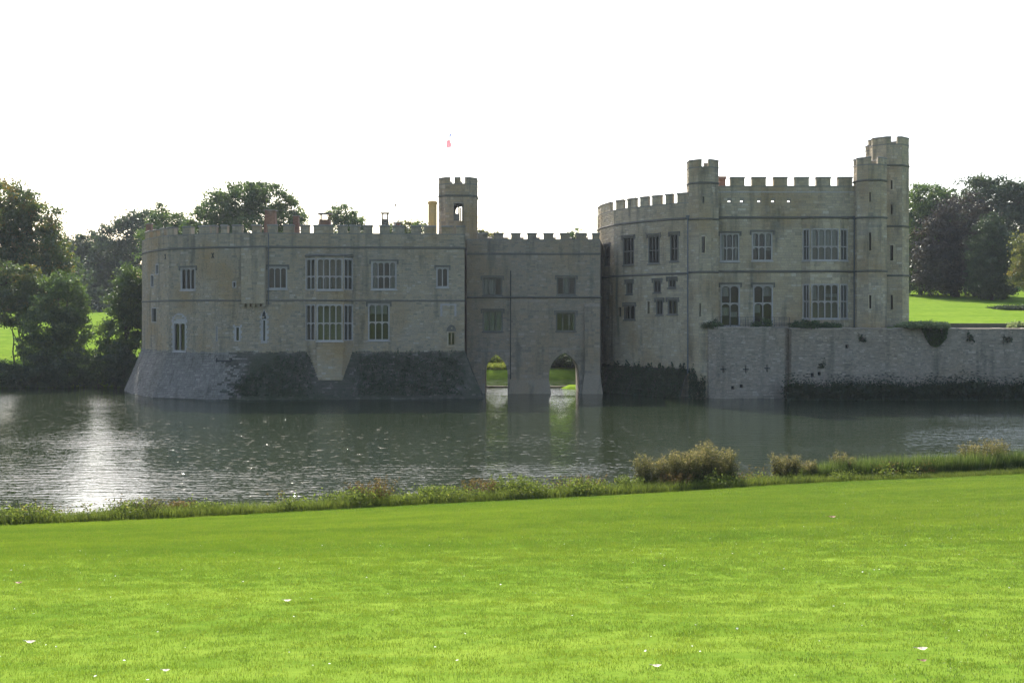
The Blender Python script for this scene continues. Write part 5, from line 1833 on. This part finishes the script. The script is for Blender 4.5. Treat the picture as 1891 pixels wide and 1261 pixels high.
# ------------------------------------------------------------------ scattered masses (nobody could count these)
def scatter(name, label, P, rotz, scl, tilt, src_mesh, cat):
    me = bpy.data.meshes.new(name)
    me.vertices.add(len(P)); me.vertices.foreach_set('co', np.asarray(P, dtype=np.float32).ravel())
    for an, arr in (('rz', rotz), ('sc', scl), ('tl', tilt)):
        a = me.attributes.new(an, 'FLOAT', 'POINT'); a.data.foreach_set('value', np.asarray(arr, dtype=np.float32))
    me.update()
    o = link(name, me, None, 'stuff')
    tag(o, label, cat, kind='stuff')
    src = bpy.data.objects.new(name + '_tuft', src_mesh)
    g = bpy.data.node_groups.new(name + '_scatter', 'GeometryNodeTree')
    g.interface.new_socket('Geometry', in_out='INPUT', socket_type='NodeSocketGeometry')
    g.interface.new_socket('Geometry', in_out='OUTPUT', socket_type='NodeSocketGeometry')
    gi = g.nodes.new('NodeGroupInput'); go = g.nodes.new('NodeGroupOutput')
    ip = g.nodes.new('GeometryNodeInstanceOnPoints')
    oi = g.nodes.new('GeometryNodeObjectInfo'); oi.inputs['Object'].default_value = src
    oi.inputs['As Instance'].default_value = True
    def na(n_):
        x = g.nodes.new('GeometryNodeInputNamedAttribute'); x.data_type = 'FLOAT'; x.inputs['Name'].default_value = n_
        return x.outputs['Attribute']
    cx = g.nodes.new('ShaderNodeCombineXYZ')
    g.links.new(na('tl'), cx.inputs[0]); g.links.new(na('rz'), cx.inputs[2])
    g.links.new(gi.outputs[0], ip.inputs['Points'])
    g.links.new(oi.outputs['Geometry'], ip.inputs['Instance'])
    g.links.new(cx.outputs[0], ip.inputs['Rotation'])
    g.links.new(na('sc'), ip.inputs['Scale'])
    g.links.new(ip.outputs[0], go.inputs[0])
    md = o.modifiers.new('scatter', 'NODES'); md.node_group = g
    return o

def blade_tuft(n, rad, h, w, mat, lean=0.5, seed=0, seedheads=0.0):
    rg = np.random.default_rng(seed)
    V, Fc, T = [], [], []
    for k in range(n):
        r_, a = rad * math.sqrt(rg.random()), rg.random() * 6.283
        bx, by = r_ * math.cos(a), r_ * math.sin(a)
        hh = h * rg.uniform(0.55, 1.2)
        la, ll = rg.random() * 6.283, lean * hh * rg.random()
        wa = rg.random() * 3.14
        dx, dy = w * math.cos(wa), w * math.sin(wa)
        o_ = len(V)
        ex, ey = ll * math.cos(la), ll * math.sin(la)
        V += [(bx - dx, by - dy, -0.01), (bx + dx, by + dy, -0.01), (bx + ex * .4 + dx * .7, by + ey * .4 + dy * .7, hh * .6), (bx + ex * .4 - dx * .7, by + ey * .4 - dy * .7, hh * .6), (bx + ex, by + ey, hh)]
        Fc += [(o_, o_ + 1, o_ + 2, o_ + 3), (o_ + 3, o_ + 2, o_ + 4)]
        t_ = min(1, max(0, rg.normal(0.45, 0.22)))
        T += [t_, t_]
    me = bpy.data.meshes.new('blade_tuft')
    me.from_pydata(V, [], Fc)
    a = me.attributes.new('tint', 'FLOAT', 'FACE'); a.data.foreach_set('value', np.array(T, dtype=np.float32))
    me.materials.append(M[mat]); me.update()
    return me

def wedge_points(n, d0, d1, power=1.0):
    """points on the lawn inside the view and a step around it, denser close by"""
    u = nrg.random(n)
    d = d0 + (d1 - d0) * u ** power
    x = nrg.uniform(-0.56, 0.56, n) * d
    return x, d
x1, y1 = wedge_points(110000, 6.5, 53, 0.72)
ok = y1 < lawn_edge(x1) + 0.2
x1, y1 = x1[ok], y1[ok]
n = len(x1)
grow = np.clip(y1 / 18, 0.75, 1.45)
scatter('lawn_grass', 'short mown grass blades covering the sloping lawn', np.stack([x1, y1, near_h(x1, y1)], -1), nrg.uniform(0, 6.28, n), grow * nrg.uniform(0.7, 1.2, n), nrg.normal(0, 0.12, n),
        blade_tuft(30, 0.15, 0.022, 0.0032, 'blade', 1.1, 3), 'grass')
# rough grass of the bank
n = 6500
x2 = nrg.uniform(-26, 34, n)
y2 = lawn_edge(x2) + nrg.uniform(-0.25, 2.1, n) ** 1.0
scatter('bank_grass', 'rough tufted grass along the lake bank beyond the lawn', np.stack([x2, y2, near_h(x2, y2)], -1), nrg.uniform(0, 6.28, n), nrg.uniform(0.5, 1.35, n) * (1 - 0.4 * sstep(10, 18, x2)), nrg.normal(0, 0.15, n),
        blade_tuft(34, 0.2, 0.34, 0.008, 'leaf_bank', 1.0, 4), 'grass')
# reed bed
n = 6000
pxr = nrg.uniform(1425, 2000, n)
dpt = nrg.uniform(0.9, 3.3, n)
x3 = X_(pxr, 47.0); y3 = lawn_edge(x3) + dpt
x3 = X_(pxr, y3); y3 = lawn_edge(x3) + dpt
dens = sstep(1425, 1560, pxr)
sel = nrg.random(n) < 0.25 + 0.75 * dens
x3, y3, dens = x3[sel], y3[sel], dens[sel]
n = len(x3)
scatter('reed_bed', 'tall green reeds along the bank below the curtain wall', np.stack([x3, y3, np.maximum(near_h(x3, y3), -0.05)], -1), nrg.uniform(0, 6.28, n), nrg.uniform(0.55, 1.15, n) * (0.62 + 0.38 * dens), nrg.normal(0, 0.08, n),
        blade_tuft(22, 0.2, 1.12, 0.012, 'leaf_reed', 0.4, 5), 'reeds')
# broad-leaved weeds in the bank
n = 4200
x4 = nrg.uniform(-26, 34, n); y4 = lawn_edge(x4) + nrg.uniform(0.05, 2.0, n)
patch = np.sin(x4 * 0.9) + np.sin(x4 * 2.3 + 1) + np.sin(x4 * 0.37 + 2)
sel = nrg.random(n) < (0.35 + 0.3 * patch) * (1 - 0.97 * sstep(12, 16, x4))
x4, y4 = x4[sel], y4[sel]; n = len(x4)
cl_ = nrg.normal(size=(170, 3)) * np.array([0.17, 0.17, 0.12]) + np.array([0, 0, 0.2])
scatter('bank_weeds', 'leafy green weeds mixed into the bank grass', np.stack([x4, y4, near_h(x4, y4)], -1), nrg.uniform(0, 6.28, n), nrg.uniform(0.5, 1.7, n), nrg.normal(0, 0.15, n),
        leaf_object('weed_tuft', cl_, nrg.uniform(0.035, 0.08, 170), nrg.normal(0.4, 0.22, 170), 'leaf_bank', asmesh=True), 'weeds')
n = 1500
x5 = nrg.uniform(-26, 34, n); y5 = lawn_edge(x5) + nrg.uniform(0.5, 2.1, n)
patch = np.sin(x5 * 1.7 + 4) + np.sin(x5 * 0.8 + 0.5)
sel = nrg.random(n) < 0.2 + 0.3 * patch
x5, y5 = x5[sel], y5[sel]; n = len(x5)
cl_ = nrg.normal(size=(70, 3)) * np.array([0.12, 0.12, 0.16]) + np.array([0, 0, 0.28])
scatter('dry_weeds', 'brown and rusty dry weeds standing in the lake bank', np.stack([x5, y5, near_h(x5, y5)], -1), nrg.uniform(0, 6.28, n), nrg.uniform(0.5, 1.4, n), nrg.normal(0, 0.15, n),
        leaf_object('dry_weed_tuft', cl_, nrg.uniform(0.05, 0.11, 70), nrg.normal(0.45, 0.25, 70), 'leaf_rust', asmesh=True, upright=0.4, aspect=0.35), 'weeds')
# growth at the foot of the lakeside wall and on the far bank
n = 1500
pxu = nrg.uniform(1456, 1955, n)
yu = 103.4 - nrg.uniform(-0.1, 0.9, n) - (pxu - 1456) * 0.0012
xu = X_(pxu, yu)
bl = nrg.normal(size=(90, 3)) * np.array([0.3, 0.3, 0.34]) + np.array([0, 0, 0.55])
hs = 0.62 + 0.14 * np.sin(pxu * 0.021 + 1) * np.sin(pxu * 0.057) + 0.1 * np.sin(pxu * 0.4) + nrg.uniform(-.25, .4, n) ** 1
scatter('wall_undergrowth', 'dark undergrowth along the water line of the curtain wall', np.stack([xu, yu, np.full(n, 0.0)], -1), nrg.uniform(0, 6.28, n), hs * 1.25, nrg.normal(0, 0.1, n),
        leaf_object('undergrowth_tuft', bl, nrg.uniform(0.14, 0.26, 90), nrg.normal(0.4, 0.25, 90), 'leaf_ivy', asmesh=True, upright=0.3), 'undergrowth')
n = 900
x6 = nrg.uniform(-9, 3, n); y6 = 137.2 + nrg.uniform(0, 3.0, n)
scatter('far_bank_grass', 'tall pale grass on the far bank seen through the arches', np.stack([x6, y6, far_h(x6, y6)], -1), nrg.uniform(0, 6.28, n), nrg.uniform(0.7, 1.2, n), nrg.normal(0, 0.1, n),
        blade_tuft(26, 0.3, 0.5, 0.03, 'leaf_bank', 0.5, 8), 'grass')
n = 420
x7, y7 = wedge_points(n, 8, 42, 0.9)
ok = y7 < lawn_edge(x7) - 0.3
x7, y7 = x7[ok], y7[ok]; n = len(x7)
fb = MB()
for q in range(7):
    a = q * 6.283 / 7
    fb.quad((0, 0, 0.045), (0.018 * math.cos(a - .35), 0.018 * math.sin(a - .35), 0.05), (0.022 * math.cos(a), 0.022 * math.sin(a), 0.048), (0.018 * math.cos(a + .35), 0.018 * math.sin(a + .35), 0.05))
dm = bpy.data.meshes.new('daisy_head'); dm.from_pydata(fb.v, [], fb.f); dm.materials.append(M['white']); dm.update()
scatter('daisies', 'tiny white daisies dotted over the lawn', np.stack([x7, y7, near_h(x7, y7)], -1), nrg.uniform(0, 6.28, n), nrg.uniform(0.25, 0.6, n), nrg.normal(-0.3, 0.2, n), dm, 'flowers')

# ------------------------------------------------------------------ single plants along the bank
BP = 'plants along the lawn side of the lake'
def stalk_plant(name, label, px, wpx, top, mat, out_=0.9, stalks=60, leaves=110, leaf=0.085, lean=0.2, plume=0.4, cat='shrub', dome=0.3):
    """upright bushy plant: many stalks set with small leaves, paler plumes at the tips"""
    x = 0.0
    for _ in range(4):
        Y = float(lawn_edge(x)) + out_
        x = X_(px, Y)
    z0 = max(-0.02, float(near_h(x, Y)))
    w, h = wpx * Y / F, Z_(top, Y) - z0
    root = thing(name, label, cat, (x, Y, z0), BP)
    rg = np.random.default_rng(int(px))
    C, T, S = [], [], []
    for q in range(stalks):
        a, r_ = rg.random() * 6.283, math.sqrt(rg.random())
        bx, by = x + 0.36 * w * r_ * math.cos(a), Y + 0.28 * w * r_ * math.sin(a)
        hh = h * (1 - dome * r_ ** 2 * rg.random()) * rg.uniform(0.84, 1.05) * (0.95 + 0.1 * math.sin(bx * 7.3 + px) * math.sin(bx * 3.1 + 1))
        lx, ly = lean * hh * math.cos(a) * r_ + rg.normal(0, .05), lean * hh * math.sin(a) * r_ + rg.normal(0, .05)
        f_ = np.sort(rg.uniform(0.05, 1.0, leaves))
        sp = 0.09 * (1.15 - f_) + 0.02
        C.append(np.stack([bx + lx * f_ ** 1.5 + rg.normal(0, 1, leaves) * sp, by + ly * f_ ** 1.5 + rg.normal(0, 1, leaves) * sp, z0 + hh * f_], -1))
        T.append(np.clip(rg.normal(0.36, 0.1) + rg.normal(0, 0.1, leaves) + plume * sstep(0.78, 1.0, f_), 0, 1))
        S.append(leaf * rg.uniform(0.6, 1.4, leaves) * (1.1 - 0.5 * f_))
        if q < 14:
            m = MB()
            tube(m, [(bx, by, z0 - .05), (bx + lx * .35, by + ly * .35, z0 + hh * .5), (bx + lx, by + ly, z0 + hh * .97)], [0.012, 0.008, 0.003], 4)
            m.build('stem', 'bark', root)
    leaf_object('foliage', np.concatenate(C), np.concatenate(S), np.concatenate(T), mat, root, upright=0.3, aspect=0.5)
SP = stalk_plant
SP('tall_shrub', 'narrow feathery pale-topped shrub just beside the big bank shrubs', 1197, 40, 838, 'leaf_shrub', 1.2, stalks=80)
SP('tall_shrub', 'broad feathery brown-green shrub, fuller of the two biggest on the bank', 1258, 92, 826, 'leaf_shrub', 1.2, stalks=230)
SP('tall_shrub', 'tallest feathery shrub on the bank with the palest plume tips', 1318, 92, 818, 'leaf_shrub', 1.3, stalks=230)
SP('tall_shrub', 'feathery shrub with a pinkish tip where the reeds begin', 1450, 48, 833, 'leaf_shrub', 1.1, stalks=110)
SP('tall_shrub', 'small feathery shrub at the thin end of the reeds', 1490, 34, 842, 'leaf_shrub', 1.3, stalks=60)
SP('tall_shrub', 'slim feathery shrub standing among the first reeds', 1557, 40, 830, 'leaf_shrub', 1.6, stalks=80)
SP('tall_shrub', 'dark rounded shrub with pale plumes standing above the reeds', 1818, 104, 808, 'leaf_shrub', 2.2, stalks=220)
low = dict(stalks=50, leaves=60, leaf=0.10, lean=0.45, plume=0.15, cat='plant')
SP('bank_plant', 'low grey-green plant at the foot of the narrow feathery shrub', 1162, 44, 876, 'leaf_bank', 0.8, **low)
SP('bank_plant', 'rounded green clump on the bank below the narrow arch', 950, 84, 874, 'leaf_bank', 0.8, **dict(low, stalks=70))
SP('bank_plant', 'brownish clump beside the rounded green one', 880, 62, 882, 'leaf_rust', 0.9, **dict(low, stalks=40))
SP('bank_plant', 'small green clump alone on the bank below the bell turret', 802, 42, 891, 'leaf_bank', 0.8, **low)
SP('bank_plant', 'tall reddish-brown dock plant on the bank', 688, 66, 879, 'leaf_rust', 0.8, **dict(low, stalks=44))
SP('bank_plant', 'wide yellow-green clump beside the reddish dock plant', 636, 84, 903, 'leaf_bank', 0.7, **dict(low, stalks=70))
SP('bank_plant', 'small bright green clump beside the rusty plant', 384, 42, 925, 'leaf_bank', 0.7, **low)
SP('bank_plant', 'small rust-red plant between two green clumps', 334, 42, 922, 'leaf_rust', 0.8, **low)
SP('bank_plant', 'large olive and brown clump before the glittering water', 276, 78, 917, 'leaf_shrub', 0.8, **dict(low, stalks=60))
SP('bank_plant', 'thin reddish stems with few leaves before the glittering water', 232, 34, 931, 'leaf_rust', 0.8, **dict(low, stalks=14, leaves=20))
SP('bank_plant', 'upright thin weed standing alone before the glittering water', 143, 24, 942, 'leaf_bank', 0.8, **dict(low, stalks=10))
SP('bank_plant', 'large yellow-green clump at the end of the bank below the tall oak', 50, 110, 931, 'leaf_bank', 0.8, **dict(low, stalks=90))
SP('bank_plant', 'wide thin patch of reddish stalks before the middle of the bridge', 1072, 100, 870, 'leaf_rust', 1.0, **dict(low, stalks=36, leaves=26, leaf=0.10))
SP('bank_plant', 'dull rusty clump before the biggest feathery shrubs', 1250, 70, 868, 'leaf_rust', 0.6, **low)
# fallen leaves lying on the lawn
FL = 'fallen leaves on the lawn'
lm_, t = new_mat('dry_leaf')
b = N(t, 'ShaderNodeBsdfPrincipled'); b.inputs['Base Color'].default_value = (0.50, 0.42, 0.33, 1); b.inputs['Roughness'].default_value = 0.7; out(t, b.outputs[0])
lr_, t = new_mat('brown_leaf')
b = N(t, 'ShaderNodeBsdfPrincipled'); b.inputs['Base Color'].default_value = (0.16, 0.07, 0.03, 1); b.inputs['Roughness'].default_value = 0.7; out(t, b.outputs[0])
for (px, py, s, mt, lab) in ((531, 1114, 0.045, lm_, 'pale curled leaf lying alone in the middle of the lawn'), (57, 1192, 0.045, lm_, 'pale leaf on the near lawn in line with the hanging alder'), (1703, 1205, 0.045, lm_, 'pale dry leaf on the near lawn under the curtain wall'),
                             (307, 1245, 0.03, lm_, 'small pale leaf at the very near edge of the lawn'), (1213, 1237, 0.035, lm_, 'small pale leaf close by below the turret'), (1537, 957, 0.09, lr_, 'brown curled leaf high on the lawn below the bay windows'), (1705, 1227, 0.03, lr_, 'small brown leaf just below the pale dry leaf'), (35, 1080, 0.05, lr_, 'brown leaf on the lawn in line with the slender tree')):
    # meet of the sight line with the lawn
    dz, dx = -(py - HZ) / F, (px - CX) / F
    Y = 5.0
    while EYE + dz * Y > float(near_h(dx * Y, Y)) and Y < 60: Y += 0.02
    x0, z0 = dx * Y, float(near_h(dx * Y, Y)) + 0.03
    root = thing('fallen_leaf', lab, 'leaf', (x0, Y, z0), FL)
    m = MB()
    pr = [(-1, 0, 0.25), (-0.5, -0.42, 0.05), (0.2, -0.5, 0.0), (1, 0, 0.3), (0.2, 0.5, 0.25), (-0.5, 0.42, 0.22)]
    m.add([(x0 + a * s, Y + b_ * s, z0 + c * s) for a, b_, c in pr] + [(x0, Y, z0 - 0.05 * s)], [(k, (k + 1) % 6, 6) for k in range(6)])
    m.build('blade', mt, root)
    m = MB(); tube(m, [(x0 - s, Y, z0 + .25 * s), (x0 - 1.5 * s, Y + .1 * s, z0 + .3 * s)], [0.004, 0.003], 4); m.build('stalk', mt, root)

# ------------------------------------------------------------------ air
hz, t = new_mat('summer_haze')
pv = N(t, 'ShaderNodeVolumePrincipled')
pv.inputs['Color'].default_value = (0.82, 0.91, 1.0, 1)
pv.inputs['Density'].default_value = 0.00011
pv.inputs['Anisotropy'].default_value = 0.35
o_ = N(t, 'ShaderNodeOutputMaterial'); L(t, pv.outputs[0], o_.inputs['Volume'])
m = MB()
box(m, -950, 950, -60, 950, -3.0, 46)
o = m.build('haze', hz, None, 'stuff')
tag(o, 'thin pale haze in the air over lake and park', 'haze', kind='stuff')
